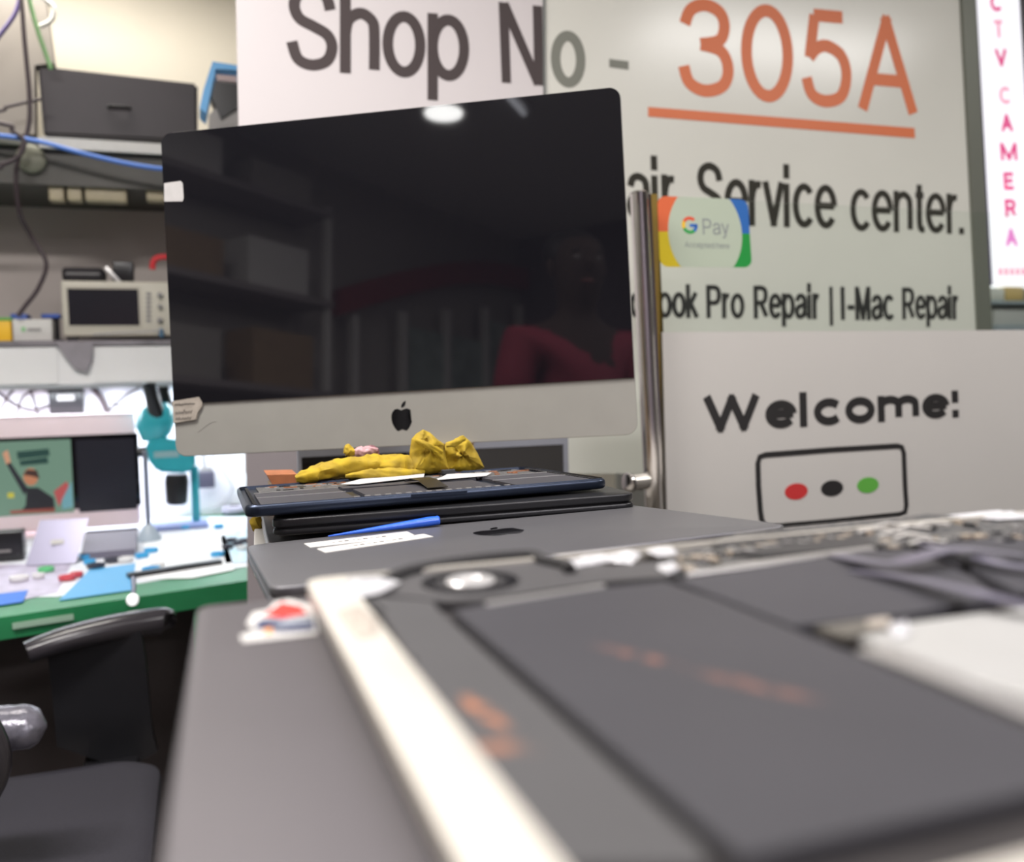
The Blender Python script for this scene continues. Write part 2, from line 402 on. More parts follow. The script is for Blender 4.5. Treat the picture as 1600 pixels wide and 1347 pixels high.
# stack behind: silver laptops, black laptop, opened midnight laptop
MK = tilt((-0.016, 0.0407, 1), math.radians(-7.0), (0.232, 0.875, 1.1155))
n_k = MK.to_3x3() @ Vector((0, 0, 1))
laptop('black closed laptop directly under the opened dark blue laptop', 0.330, 0.225, 0.0158, None, MK, blacksat, r=0.012, split=0.5)
for k, (lab, mm, dx, w_) in enumerate((('silver closed laptop, lowest of the three under the black laptop', silver, 0.002, 0.318),
                               ('white closed laptop between two others under the black laptop', ivory, -0.004, 0.33),
                               ('silver closed laptop touching the underside of the black laptop', silver, 0.001, 0.32))):
    laptop(lab, w_, 0.212, 0.0165, (0.214+dx, 0.90, 1.0595+0.0168*k), math.radians(-5+k*1.5), mm)
carton_box('cardboard_box', 'brown cardboard box on the counter beneath the stack with the opened dark blue laptop', (0.09, 0.80, CT), (0.35, 1.0, 1.059))

# opened midnight laptop, insides up
sc_ = 1.118
cM = CAM + (Vector((0.1822, 0.8069, 1.1543))-CAM)*sc_
nM = Vector((-0.0124, 0.0407, 0.9991)); MM = tilt(nM, math.radians(-0.5), cM)
wM, dM = 0.340, 0.2376
ml = thing('opened_laptop', 'dark blue laptop without its bottom cover, insides up, below the large monitor', 'laptop', cM)
bm = bmesh.new()
outer = roundprof(-0.0105, 0.0, 0.004)
rs = [[MM @ Vector((x, y, z)) for x, y in rr(wM-2*i, dM-2*i, 0.013-i)] for z, i in outer[:-1]]
rs.append([MM @ Vector((x, y, 0)) for x, y in rr(wM-0.005, dM-0.005, 0.011)])
rs.append([MM @ Vector((x, y, -0.0035)) for x, y in rr(wM-0.0064, dM-0.0064, 0.0105)])
rings(bm, rs); shell = obj('case', bm, midnight, ml, True)
bm = bmesh.new(); bx(bm, MM @ Vector((0.0, -dM/2-0.0002, -0.0028)), (0.052, 0.0012, 0.003)); obj('finger_notch', bm, midnight, ml)
def onM(px, py, off=0.0):
    d = ray(px, py); return CAM + d*((cM+nM*off-CAM).dot(nM)/d.dot(nM))
def mrect(bm, x0, x1, y0, y1, h0=-0.0034, h1=-0.0008):
    P = [MM @ Vector((x, y, h0)) for x, y in ((x0, y0), (x1, y0), (x1, y1), (x0, y1))]
    Q = [MM @ Vector((x, y, h1)) for x, y in ((x0, y0), (x1, y0), (x1, y1), (x0, y1))]
    return rings(bm, [P, Q])
hx, hy = wM/2, dM/2
for a in ((-hx+0.014, -0.075, -hy+0.008, 0.012), (0.078, hx-0.014, -hy+0.008, 0.012), (-0.070, 0.070, 0.0, 0.03)):
    bm = bmesh.new(); mrect(bm, *a); obj('battery_cell', bm, cell, ml)
for x0, x1 in ((-hx+0.014, -0.073), (0.076, hx-0.014)):
    bm = bmesh.new(); mrect(bm, x0, x1, -0.040, -0.0385, -0.0008, -0.0003); obj('cell_seam', bm, silver, ml)
    bm = bmesh.new(); mrect(bm, x0, x1, 0.0145, 0.0175, -0.0034, -0.0003); obj('metal_strip', bm, silver, ml)
bm = bmesh.new(); mrect(bm, -0.062, 0.062, -hy+0.010, -0.012, -0.0034, -0.0010); obj('trackpad_plate', bm, cell, ml)
bm = bmesh.new(); mrect(bm, -hx+0.02, hx-0.02, 0.035, hy-0.012, -0.0034, -0.0016); lb = obj('logic_board', bm, pcb, ml)
rnd = random.Random(3)
bm = bmesh.new(); bm2 = bmesh.new(); bm3 = bmesh.new()
for k in range(75):
    x = rnd.uniform(-hx+0.025, hx-0.025); y = rnd.uniform(0.04, hy-0.02); s1 = rnd.uniform(0.003, 0.012); s2 = rnd.uniform(0.002, 0.006)
    mrect((bm, bm2, bm3)[k % 3], x, x+s1, y, y+s2, -0.0016, -0.0010+rnd.random()*0.0006)
for k in range(16):
    x = -0.075+k*0.0095; mrect(bm, x, x+0.005, -hy+0.012+0.0006*(k % 3), -hy+0.017, -0.0010, -0.0002)
pieces('chip', bm, silver, lb); pieces('chip', bm2, blackplas, lb); pieces('capacitor', bm3, mat('copper', (0.6, 0.25, 0.12), 0.35, 0.8), lb)
bm = bmesh.new()
for k in range(26): bx(bm, MM @ Vector((-hx+0.0095, -hy+0.02+k*0.0078, -0.0018)), (0.003, 0.004, 0.002))
obj('speaker_grille', bm, blackplas, ml)
bm = bmesh.new()
for k in range(26): bx(bm, MM @ Vector((hx-0.0095, -hy+0.02+k*0.0078, -0.0018)), (0.003, 0.004, 0.002))
obj('speaker_grille', bm, blackplas, ml)
# white flexible cover strips and black flap
foilw = mat('white_tape', (0.6, 0.6, 0.59), 0.45, 0, 0.08, 60)
for P in ([(533, 757), (560, 757), (640, 748), (662, 746), (664, 738), (600, 742), (560, 750)], [(676, 751), (760, 744), (768, 739), (700, 741), (690, 746)]):
    bm = bmesh.new(); wallpoly(bm, [onM(*p, 0.0006) for p in P], nM, 0.0005); obj('white_tape', bm, foilw, ml)
bm = bmesh.new()
fl = [onM(632, 753, 0.0002), onM(640, 748, 0.0045), onM(652, 751, 0.0042), onM(668, 763, 0.0008)]
for i in range(3):
    a, b = fl[i], fl[i+1]; s_ = Vector((0.020, 0, 0))
    wallpoly(bm, [a, b, b+s_, a+s_], nM, 0.0005)
obj('ribbon_cable', bm, blackplas, ml)
bm = bmesh.new(); bx(bm, onM(700, 738, 0.003), (0.016, 0.006, 0.007), bev=0.001); obj('connector', bm, blackplas, ml)

# dark laptop under the near opened one
dl = laptop('warm dark grey closed laptop with a torn red and blue sticker, nearest the chair', 0.356, 0.248, 0.0155, (0.1695, 0.260, 1.1423), math.radians(-1.9), spacegrey2, r=0.007)
ZD = 1.1578
lid = dl[1]
bm = bmesh.new(); pp(bm, [(375, 993), (400, 985), (385, 975), (395, 957), (418, 953), (430, 940), (452, 936), (492, 947), (496, 990), (380, 1003)], ZD+0.0006, 0.0005); stk = obj('sticker', bm, paper, lid)
stk['label'] = 'torn white sticker with red, navy and orange print'
def decal(px, m, nm, z, par):
    bm = bmesh.new(); pp(bm, px, z+0.0003, 0.0003); return obj(nm, bm, m, par)
decal([(412, 961), (440, 941), (470, 947), (480, 958), (440, 965)], mat('sticker_red', (0.62, 0.03, 0.02), 0.5), 'red_print', ZD+0.0006, stk)
decal([(397, 982), (405, 968), (488, 963), (492, 984), (440, 987)], mat('sticker_navy', (0.012, 0.025, 0.09), 0.5), 'navy_print', ZD+0.0006, stk)
decal([(425, 974), (450, 967), (486, 966), (486, 972), (440, 977)], mat('sticker_grey', (0.35, 0.38, 0.42), 0.5), 'grey_print', ZD+0.0009, stk)
decal([(412, 984), (424, 980), (425, 988), (417, 990)], mat('sticker_orange', (0.9, 0.35, 0.05), 0.5), 'orange_print', ZD+0.0009, stk)
carton_box('cardboard_box', 'brown cardboard box on the counter beneath the nearest laptops', (0.12, 0.13, CT), (0.33, 0.36, 1.1265))
laptop('black closed laptop hidden beneath the warm dark grey laptop', 0.30, 0.21, 0.0150, (0.19, 0.262, 1.1267), 0.02, blacksat)

# near opened laptop
ZN = 1.170
nl = thing('opened_laptop', 'large opened silver laptop in the foreground showing batteries, round fan and trackpad', 'laptop', (0.243, 0.233, 1.1585))
X0, X1, Y0, Y1 = 0.0375, 0.4475, 0.095, 0.367
bm = bmesh.new()
w_, d_ = X1-X0, Y1-Y0; cx_, cy_ = (X0+X1)/2, (Y0+Y1)/2
prof = [(1.1586, 0.004), (1.1600, 0.0018), (1.163, 0.0004), (1.1685, 0), (1.1697, 0.0004), (1.170, 0.0012)]
rs = [[Vector((x, y, z)) for x, y in rr(w_-2*i, d_-2*i, 0.008-i, 6, cx_, cy_)] for z, i in prof]
ix0, ix1, iy0, iy1 = 0.0535, X1-0.012, Y0+0.012, Y1-0.0034
inn = rr(ix1-ix0, iy1-iy0, 0.004, 6, (ix0+ix1)/2, (iy0+iy1)/2)
rs.append([Vector((x, y, 1.1699)) for x, y in inn]); rs.append([Vector((x, y, 1.1635)) for x, y in inn])
rings(bm, rs); obj('case', bm, rim, nl, True)
bm = bmesh.new(); slab(bm, ix1-ix0-0.001, iy1-iy0-0.001, 0.004, [(1.1635, 0), (1.1645, 0)], Matrix.Translation(((ix0+ix1)/2, (iy0+iy1)/2, 0))); obj('inner_floor', bm, mat('inner_floor', (0.05, 0.045, 0.045), 0.45, 0.3, 0.2, 60), nl)
ZP = 1.1688
def part(nm, px, m, z=ZP, th=0.0040, lab=None, par=None):
    bm = bmesh.new(); pp(bm, px, z, th)
    top = [e for e in bm.edges if all(abs(v.co.z-z) < 1e-6 for v in e.verts)]
    bmesh.ops.bevel(bm, geom=top, offset=min(0.0006, th*0.4), segments=2, affect='EDGES')
    o = obj(nm, bm, m, par or nl, True)
    if lab: o['label'] = lab
    return o
# smears of orange glue belong to the wrap itself
def smear_mat(name, base, spots, col, rough=0.5):
    m = mat(name, base, rough, 0.05, 0.10, 14, bump=0.1); nt = m.node_tree; b = nt.nodes['Principled BSDF']
    src = b.inputs['Base Color'].links[0].from_socket
    geo = nt.nodes.new('ShaderNodeNewGeometry')
    for (c, ang, sx, sy, amt) in spots:
        mp = nt.nodes.new('ShaderNodeMapping'); mp.vector_type = 'TEXTURE'
        mp.inputs['Location'].default_value = (c[0], c[1], c[2]); mp.inputs['Rotation'].default_value = (0, 0, ang); mp.inputs['Scale'].default_value = (sx, sy, 1)
        nt.links.new(geo.outputs['Position'], mp.inputs['Vector'])
        nz = nt.nodes.new('ShaderNodeTexNoise'); nz.inputs['Scale'].default_value = 160; nt.links.new(geo.outputs['Position'], nz.inputs['Vector'])
        ln = nt.nodes.new('ShaderNodeVectorMath'); ln.operation = 'LENGTH'; nt.links.new(mp.outputs[0], ln.inputs[0])
        mr = nt.nodes.new('ShaderNodeMapRange'); mr.inputs[1].default_value = 1.0; mr.inputs[2].default_value = 0.3; mr.inputs[3].default_value = 0; mr.inputs[4].default_value = amt
        nt.links.new(ln.outputs['Value'], mr.inputs[0])
        mu = nt.nodes.new('ShaderNodeMath'); mu.operation = 'MULTIPLY'; nt.links.new(mr.outputs[0], mu.inputs[0])
        mr2 = nt.nodes.new('ShaderNodeMapRange'); mr2.inputs[1].default_value = 0.35; mr2.inputs[2].default_value = 0.6; nt.links.new(nz.outputs['Fac'], mr2.inputs[0]); nt.links.new(mr2.outputs[0], mu.inputs[1])
        mx = nt.nodes.new('ShaderNodeMix'); mx.data_type = 'RGBA'; mx.inputs[7].default_value = tuple(col)+(1,)
        nt.links.new(src, mx.inputs[6]); nt.links.new(mu.outputs[0], mx.inputs[0]); src = mx.outputs[2]
    nt.links.new(src, b.inputs['Base Color']); return m
def wang(a, b): return math.atan2(b.y-a.y, b.x-a.x)
def spot(pa, pb, wd, amt):
    a = atz(*pa, ZP); b = atz(*pb, ZP); c = (a+b)/2
    return (c, wang(a, b), (b-a).length/2*1.25, wd, amt)
orange = (0.55, 0.20, 0.08)
m_side = smear_mat('speaker_plate_smeared', (0.074, 0.073, 0.075), [spot((725, 1088), (790, 1140), 0.0035, 0.9), spot((715, 1165), (840, 1170), 0.004, 0.45)], orange)
m_bat = smear_mat('battery_wrap_smeared', (0.046, 0.045, 0.052), [spot((930, 1008), (1060, 1040), 0.0035, 0.5), spot((1090, 1050), (1280, 1095), 0.004, 0.45)], (0.40, 0.15, 0.09))
part('side_battery', [(566, 936), (590, 932), (676, 938), (690, 958), (1095, 1318), (1112, 1356), (838, 1356), (600, 960)], m_side, lab='narrow dark grey battery with an orange smear')
part('main_battery', [(707, 954), (760, 944), (948, 918), (1038, 908), (1110, 933), (1330, 1020), (1600, 1135), (1640, 1152), (1640, 1232), (1160, 1340), (1128, 1310)], m_bat, lab='large flat dark battery')
part('right_battery', [(1052, 906), (1180, 888), (1310, 862), (1420, 858), (1520, 900), (1560, 932), (1420, 958), (1240, 978)], cell, lab='second dark battery beside the trackpad')
part('far_battery', [(1445, 850), (1608, 834), (1608, 925), (1590, 925)], cell)
part('battery_frame', [(757, 940), (945, 911), (946, 917), (759, 947)], silver, ZP+0.0002)
part('fan_plate', [(585, 905), (640, 893), (700, 884), (905, 872), (950, 884), (1040, 876), (1130, 871), (1035, 902), (945, 908), (760, 936), (700, 940), (592, 928)], cell2, ZP-0.0003)
# fan: housing ring, hub, blades
fc = atz(735, 908, ZP)
fan = obj('fan', (lambda b: rings(b, [[fc+Vector((r*math.cos(2*PI*k/40), r*math.sin(2*PI*k/40), dz)) for k in range(40)] for r, dz in ((0.0195, -0.003), (0.0195, 0.0002), (0.0188, 0.0004), (0.0145, 0.0004), (0.0142, -0.001), (0.0142, -0.003))]))(bmesh.new()), blackplas, nl, True)
bm = bmesh.new(); rings(bm, [[fc+Vector((r*math.cos(2*PI*k/32), r*math.sin(2*PI*k/32), dz)) for k in range(32)] for r, dz in ((0.0098, -0.0025), (0.0098, 0.0004), (0.0090, 0.0011), (0.005, 0.0011), (0.0046, 0.0007))])
obj('fan_hub', bm, mat('hub_metal', (0.85, 0.84, 0.83), 0.28, 0.6), fan, True)
bm = bmesh.new()
for k in range(28):
    a = 2*PI*k/28; bx(bm, fc+Vector((0.0118*math.cos(a), 0.0118*math.sin(a), -0.0008)), (0.0050, 0.0004, 0.0014), rz=a+0.5)
obj('fan_blades', bm, blackrub, fan)
# heat pipe arc and cables
bm = bmesh.new(); tube(bm, spline([atz(x, y, ZP+0.0008) for x, y in ((606, 906), (640, 893), (700, 881), (770, 872), (830, 868), (850, 876), (885, 884), (890, 892))]), 0.0027, 10); obj('heat_pipe', bm, blackrub, nl, True)
bm = bmesh.new(); tube(bm, spline([atz(x, y, ZP) for x, y in ((560, 903), (580, 897), (600, 902), (590, 915))]), 0.0007, 8); tube(bm, spline([atz(x, y, ZP) for x, y in ((545, 925), (560, 935), (582, 940), (600, 955))]), 0.0007, 8); obj('fan_cable', bm, blackrub, nl, True)
def blob(nm, px, m, z=ZP, h=0.0016, seed=0, par=None):
    """crumpled foil patch"""
    pts = [atz(x, y, z) for x, y in px]; c = sum(pts, Vector())/len(pts)
    bm = bmesh.new(); N = len(pts); lay = []
    for t, hh in ((1.0, 0), (0.85, 0.5), (0.6, 0.9), (0.3, 1.0)):
        lay.append([c.lerp(p, t)+Vector((0, 0, h*hh*(0.6+0.8*noise.noise(Vector((p.x*300+seed, p.y*300, t*3)))))) for p in [pts[i//3].lerp(pts[(i//3+1) % N], (i % 3)/3) for i in range(3*N)]])
    rings(bm, lay); return obj(nm, bm, m, par or nl, False)
blob('white_foil', [(524, 925), (545, 903), (590, 900), (626, 909), (600, 924), (560, 934), (530, 934)], foil, 1.1702, 0.0016)
blob('bracket', [(523, 955), (560, 946), (590, 968), (594, 988), (560, 1000), (545, 988)], mat('bracket_tan', (0.50, 0.45, 0.39), 0.5, 0.4, 0.1), 1.1702, 0.0010, 4)
blob('screw_pad', [(598, 1040), (620, 1031), (642, 1031), (640, 1040), (618, 1052)], foil, ZP+0.0002, 0.0012, 9)
blob('black_patch', [(628, 1030), (648, 1026), (650, 1036), (640, 1042)], blackrub, ZP, 0.0006, 2)
blob('black_patch', [(532, 950), (566, 938), (596, 968), (598, 985), (590, 982), (562, 946)], blackrub, ZP-0.0002, 0.0006, 3)
for P, sd in (([(882, 878), (945, 866), (955, 876), (900, 886)], 5), ([(936, 872), (985, 860), (1002, 866), (988, 880), (960, 878)], 11), ([(1010, 862), (1050, 856), (1060, 864), (1030, 870)], 12), ([(1026, 888), (1050, 878), (1062, 888), (1045, 897)], 13), ([(1386, 980), (1418, 972), (1424, 990), (1396, 997)], 14), ([(1478, 806), (1560, 800), (1606, 800), (1606, 810), (1560, 812)], 15)):
    blob('white_foil', P, foil, ZP, 0.0022, sd)
part('logic_board', [(1035, 874), (1150, 832), (1450, 803), (1605, 800), (1605, 834), (1445, 848), (1370, 858), (1180, 884), (1058, 898)], pcb, ZP-0.001)
part('chip_shield', [(1112, 850), (1200, 830), (1340, 826), (1372, 851), (1320, 858), (1190, 868), (1130, 862)], mat('graphite_pad', (0.035, 0.034, 0.036), 0.45), ZP+0.0008, 0.003, 'flat black pad')
part('metal_strip', [(1072, 892), (1180, 876), (1368, 851), (1370, 856), (1182, 883), (1074, 897)], silver, ZP+0.0006)
rnd = random.Random(5)
bmA, bmB, bmC = bmesh.new(), bmesh.new(), bmesh.new()
for k in range(90):
    px = rnd.uniform(1060, 1600); t = (px-1060)/540
    lo = 872-72*t**0.8; hi = 893-48*t
    if 1120 < px < 1370: lo += 0; hi = lo+10
    py = rnd.uniform(lo+2, hi)
    p = atz(px, py, ZP); s = rnd.uniform(0.001, 0.006)
    bx((bmA, bmB, bmC)[k % 3], p+Vector((0, 0, 0.0001)), (s, rnd.uniform(0.001, 0.005), rnd.uniform(0.0008, 0.0022)), rz=rnd.uniform(-.3, .3))
pieces('connector', bmA, silver, nl); pieces('chip', bmB, blackplas, nl); pieces('component', bmC, mat('tan_component', (0.45, 0.38, 0.30), 0.5, 0.2), nl)
bm = bmesh.new()
for px, py in ((1340, 832), (1372, 838), (1400, 828), (1430, 822), (1395, 842), (1420, 850), (1365, 824)):
    p = atz(px, py, ZP+0.001); tube(bm, [p, p+Vector((0.010, 0.002, 0.001)), p+Vector((0.018, -0.004, 0))], 0.0007, 8)
pieces('wiring', bm, ivory, nl, True)
# glossy ribbon cables
rib = mat('glossy_ribbon', (0.17, 0.16, 0.21), 0.28, 0.3, 0.1)
def ribbon(nm, pix, wd, hs):
    pts = spline([atz(x, y, ZP+h) for (x, y), h in zip(pix, hs)], 6); bm = bmesh.new(); rsx = []
    for i, p in enumerate(pts):
        t = (pts[min(i+1, len(pts)-1)]-pts[max(i-1, 0)]).normalized(); s = t.cross(Vector((0, 0, 1))).normalized()*wd/2; u = Vector((0, 0, 0.0003))
        rsx.append([p-s, p+s, p+s+u, p-s+u])
    rings(bm, rsx); return obj(nm, bm, rib, nl, True)
ribbon('ribbon_cable', [(1300, 866), (1390, 880), (1490, 858), (1600, 868)], 0.009, (0.0, 0.004, 0.006, 0.002))
ribbon('ribbon_cable', [(1335, 892), (1430, 905), (1520, 925), (1620, 950)], 0.008, (0.0, 0.003, 0.005, 0.003))
ribbon('ribbon_cable', [(1440, 850), (1500, 862), (1560, 880), (1640, 892)], 0.008, (0.0, 0.003, 0.003, 0.002))
# trackpad and its bracket
part('trackpad', [(1330, 992), (1420, 972), (1640, 944), (1640, 1098), (1500, 1052)], mat('trackpad_plate', (0.44, 0.44, 0.425), 0.4, 0.2, 0.05), ZP-0.0006, 0.003, 'pale grey trackpad plate')
part('trackpad_frame', [(1335, 1015), (1392, 1008), (1640, 1110), (1640, 1130), (1400, 1040)], silver, ZP+0.0002, 0.003)
part('trackpad_bracket', [(1272, 978), (1390, 962), (1398, 978), (1320, 994)], mat('olive_metal', (0.18, 0.17, 0.15), 0.4, 0.5), ZP+0.0006, 0.002)
part('battery_connector', [(1352, 968), (1388, 963), (1392, 974), (1358, 978)], MATS['bracket_tan'], ZP+0.0014, 0.001)

# ------------------------------------------------------------ large monitor (all-in-one)
aI = Vector((0.8884, -0.4577, 0.0352)).normalized(); bI = Vector((0.0004, 0.0687, 0.9932)); bI = (bI-aI*aI.dot(bI)).normalized(); nI = aI.cross(bI)
TI = Vector((-0.0341, 1.3489, 1.1474)); MI = frame((aI, bI, nI), TI)
mon = thing('desktop_computer', 'large black-screened all-in-one computer with silver chin, leaning over the laptop stacks', 'computer', TI+aI*0.325)
W, H, CH = 0.65, 0.460, 0.0748
def il(x, y, z=0.0): return MI @ Vector((x, y, z))
def rrI(inset, z, r=0.016): return [il(x, y, z) for x, y in rr(W-2*inset, H-2*inset, max(r-inset, 0.004), 6, W/2, H/2)]
bm = bmesh.new()
rings(bm, [rrI(0.0008, 0.0), rrI(0.0, -0.0008), rrI(0.0, -0.0045), rrI(0.006, -0.008), rrI(0.05, -0.019), rrI(0.11, -0.030), rrI(0.18, -0.036)])
chin_m = mat('aluminium_chin', (0.32, 0.315, 0.285), 0.5, 0.25, 0.05, 25)
obj('housing', bm, chin_m, mon, True)
# glass front above the chin
pts = [p for p in rr(W-0.0024, H-0.0024, 0.0148, 8, W/2, H/2) if p[1] > H/2]
pts += [(0.0012, CH), (W-0.0012, CH)]
bm = bmesh.new(); rings(bm, [[il(x, y, 0.0002) for x, y in pts], [il(x, y, 0.0022) for x, y in pts]])
glass_o = obj('screen_glass', bm, mat('monitor_glass', (0.006, 0.006, 0.008), 0.035, 0, ior=1.62, coat=0.4), mon)
bm = bmesh.new(); apple(bm, il(0.3318, 0.0385, 0.0001), aI*0.0345, bI*0.0345, nI, 0.0003); obj('emblem', bm, gloss, mon)
bm = bmesh.new(); rings(bm, [[il(x, y, z) for x, y in [(0.002, 0.3625), (0.0295, 0.3605), (0.0315, 0.365), (0.031, 0.386), (0.028, 0.3895), (0.003, 0.3885)]] for z in (0.0023, 0.0027)])
obj('paper_tape', bm, mat('tape_white', (0.42, 0.41, 0.40), 0.7, 0, 0.08, 90), mon)['label'] = 'square of white paper tape'
note = [(0.0, 0.048), (0.034, 0.0515), (0.037, 0.061), (0.044, 0.070), (0.0445, 0.0755), (0.040, 0.083), (0.020, 0.081), (0.0, 0.079)]
bm = bmesh.new(); rings(bm, [[il(x, y, 0.0001 if z == 0 else 0.0027+0.0004*math.sin(x*400)) for x, y in note] for z in (0, 1)])
nt_ = obj('note_tape', bm, mat('yellowed_tape', (0.38, 0.34, 0.29), 0.35, 0, 0.2, 90), mon); nt_['label'] = 'yellowed tape note with handwriting'
def handwriting(par, x0, y0, wd, ht, n, seed, z):
    r_ = random.Random(seed); b_ = bmesh.new(); pts_ = []
    for k in range(n): pts_.append(il(x0+wd*k/n+r_.uniform(-.0004, .0004), y0+ht*(k % 2)*r_.uniform(.5, 1), z))
    tube(b_, pts_, 0.00035, 6); obj('handwriting', b_, ink, par)
handwriting(nt_, 0.003, 0.0725, 0.014, 0.004, 12, 1, 0.0034); handwriting(nt_, 0.017, 0.074, 0.020, 0.0008, 6, 5, 0.0034)
handwriting(nt_, 0.004, 0.0605, 0.027, 0.006, 14, 2, 0.0034); handwriting(nt_, 0.004, 0.0525, 0.025, 0.004, 12, 3, 0.0034)
bm = bmesh.new(); tube(bm, [il(0.035, 0.0335, 0.0001), il(0.045, 0.040, 0.0001), il(0.056, 0.0465, 0.0001), il(0.063, 0.047, 0.0001)], 0.0003, 6); obj('scratch', bm, mat('scratch_grey', (0.25, 0.24, 0.22), 0.6), mon)
# what carries it: low carton under the chin, tall carton behind
carton_box('cardboard_box', 'small cardboard box propping up the silver chin behind the yellow cloth', (0.288, 1.14, CT), (0.345, 1.19, 1.1595))
carton_box('cardboard_box', 'tall cardboard box leaning support behind the large monitor', (0.315, 1.275, CT), (0.385, 1.38, 1.42))

# ------------------------------------------------------------ yellow cloth heap
yel = mat('yellow_cloth', (0.46, 0.315, 0.010), 0.85, 0, 0, 60, col2=(0.29, 0.20, 0.02), bump=0.5)
def aty_(px, py, y): return aty(px, py, y)
cl = thing('cleaning_cloth', 'crumpled yellow cloth heaped on the far edge of the opened dark blue laptop', 'cloth', aty(600, 750, 1.0))
YC = 1.018
def sausage(bm, path, radii, n=36, fold=0.5, fs=120, seed=0, flat=0.9):
    pts = spline([aty(x, y, yy) for x, y, yy in path], 10); rs = []
    L = len(pts)
    for i, p in enumerate(pts):
        t = (pts[min(i+1, L-1)]-pts[max(i-1, 0)]).normalized()
        a = t.cross(Vector((0, 1, 0))).normalized(); b = t.cross(a)
        u = i/(L-1)*(len(radii)-1); k = min(int(u), len(radii)-2); R = radii[k]*(1-(u-k))+radii[k+1]*(u-k)
        ring = []
        for j in range(n):
            th = 2*PI*j/n; d = a*math.cos(th)*flat+b*math.sin(th)
            q = p+d*R
            f = noise.ridged_multi_fractal(q*fs+Vector((seed, 0, 0)), 1.0, 2.0, 3, 1.0, 2.0)
            f2 = math.sin(th*2+u*2.4+seed)+0.6*math.sin(th*5-u*4+seed*2)
            ring.append(p+d*R*(1+fold*(f-1.0)*0.6+0.10*f2))
        rs.append(ring)
    rings(bm, rs)
bm = bmesh.new()
sausage(bm, [(462, 748, YC), (490, 740, YC), (520, 733, YC), (570, 729, YC), (620, 726, YC), (655, 727, YC)], [0.004, 0.010, 0.0115, 0.0125, 0.013, 0.012], seed=1, fs=70)
obj('rolled_fold', bm, yel, cl, True)
bm = bmesh.new()
sausage(bm, [(540, 744, YC-.02), (580, 741, YC-.02), (620, 739, YC-.02), (662, 738, YC-.01)], [0.002, 0.006, 0.006, 0.003], seed=5, fs=80)
obj('flat_fold', bm, yel, cl, True)
def drape(nm, outline_px, y, depth, seed):
    """standing bunch: sheet of folds closed at the back"""
    pts = [aty(px, py, y) for px, py in outline_px]; c = sum(pts, Vector())/len(pts)
    dense = []
    N = len(pts)
    for i in range(N):
        for k in range(8): dense.append(pts[i].lerp(pts[(i+1) % N], k/8))
    bm = bmesh.new(); lay = []
    for side in (1, -1):
        seq = []
        for t in [1.0, .93, .84, .74, .62, .5, .38, .26, .14, .05]:
            ring = []
            for p in dense:
                q = c.lerp(p, t); bulge = depth*math.sqrt(max(0, 1-t*t))
                ang = math.atan2(p.z-c.z, p.x-c.x)
                f = noise.ridged_multi_fractal(Vector((q.x*75+seed, q.z*55, seed)), 0.9, 2.0, 3, 1.0, 2.0)-1.0
                g = math.sin(ang*4+seed+t*3)*0.25
                ring.append(q+Vector((0, -side*bulge*(0.75+0.45*f+g), 0)))
            seq.append(ring)
        lay.append(seq)
    rs = lay[1][::-1]+[dense]+lay[0]
    rs = lay[1][::-1]+lay[0][1:]
    rings(bm, rs); return obj(nm, bm, yel, cl, True)
drape('bunched_fold', [(641, 738), (640, 705), (643, 686), (650, 678), (661, 671), (672, 676), (684, 687), (695, 694), (697, 715), (702, 736), (670, 741)], YC-.005, 0.014, 2)
drape('bunched_fold', [(686, 736), (690, 705), (697, 692), (712, 686), (726, 682), (735, 690), (746, 708), (757, 731), (740, 737), (710, 739)], YC+.004, 0.013, 7)
bm = bmesh.new(); sausage(bm, [(697, 696, YC-.013), (712, 692, YC-.016), (725, 684, YC-.014)], [0.003, 0.005, 0.0035], seed=3, fs=90)
sausage(bm, [(650, 688, YC-.014), (668, 696, YC-.02), (690, 706, YC-.015)], [0.003, 0.004, 0.003], seed=4, fs=90); pieces('crease_fold', bm, yel, cl, True)
bm = bmesh.new(); sausage(bm, [(392, 822, 1.0), (402, 818, 1.0), (412, 812, 1.0)], [0.006, 0.010, 0.006], seed=8, fs=80)
tag(obj('yellow_rag', bm, yel, None, True), 'small yellow rag poking out left of the black laptop', 'cloth')
# tied cord with a pink sleeve, wooden block
tc = thing('tied_cord', 'pink sleeved cord with a small yellow knot behind the rolled cloth', 'cord', aty(565, 706, 1.05))
bm = bmesh.new(); sausage(bm, [(538, 702, 1.05), (545, 704, 1.05), (550, 712, 1.05)], [0.005, 0.008, 0.005], seed=2, fs=90); obj('knot', bm, yel, tc, True)
bm = bmesh.new(); sausage(bm, [(550, 708, 1.05), (565, 706, 1.05), (580, 703, 1.05), (588, 706, 1.05)], [0.005, 0.006, 0.0055, 0.004], seed=6, fs=120); obj('sleeve', bm, mat('pink_rubber', (0.55, 0.32, 0.34), 0.5, 0, 0.2, 80), tc, True)
bm = bmesh.new(); tube(bm, spline([aty(x, y, 1.05) for x, y in ((572, 701), (580, 698), (588, 702), (590, 710), (583, 712))]), 0.0022, 10); obj('cord_loop', bm, mat('maroon_cord', (0.20, 0.08, 0.09), 0.5), tc, True)
wood = mat('reddish_wood', (0.42, 0.15, 0.06), 0.5, 0, 0.4, 40)
a = aty(417, 742, 1.08); b = aty(464, 741, 1.08)
bm = bmesh.new(); wallpoly(bm, [a, b, b+Vector((0, 0, -.0115)), a+Vector((.006, 0, -.012))], (0, 1, 0), 0.06)
wb = thing('wooden_block', 'small reddish wooden block left of the yellow cloth, under the monitor', 'block', (a+b)/2)
obj('block_body', bm, wood, wb)
carton_box('cardboard_box', 'low cardboard box carrying the reddish wooden block', (a.x+.005, 1.081, CT), (b.x, 1.14, a.z-0.0122))

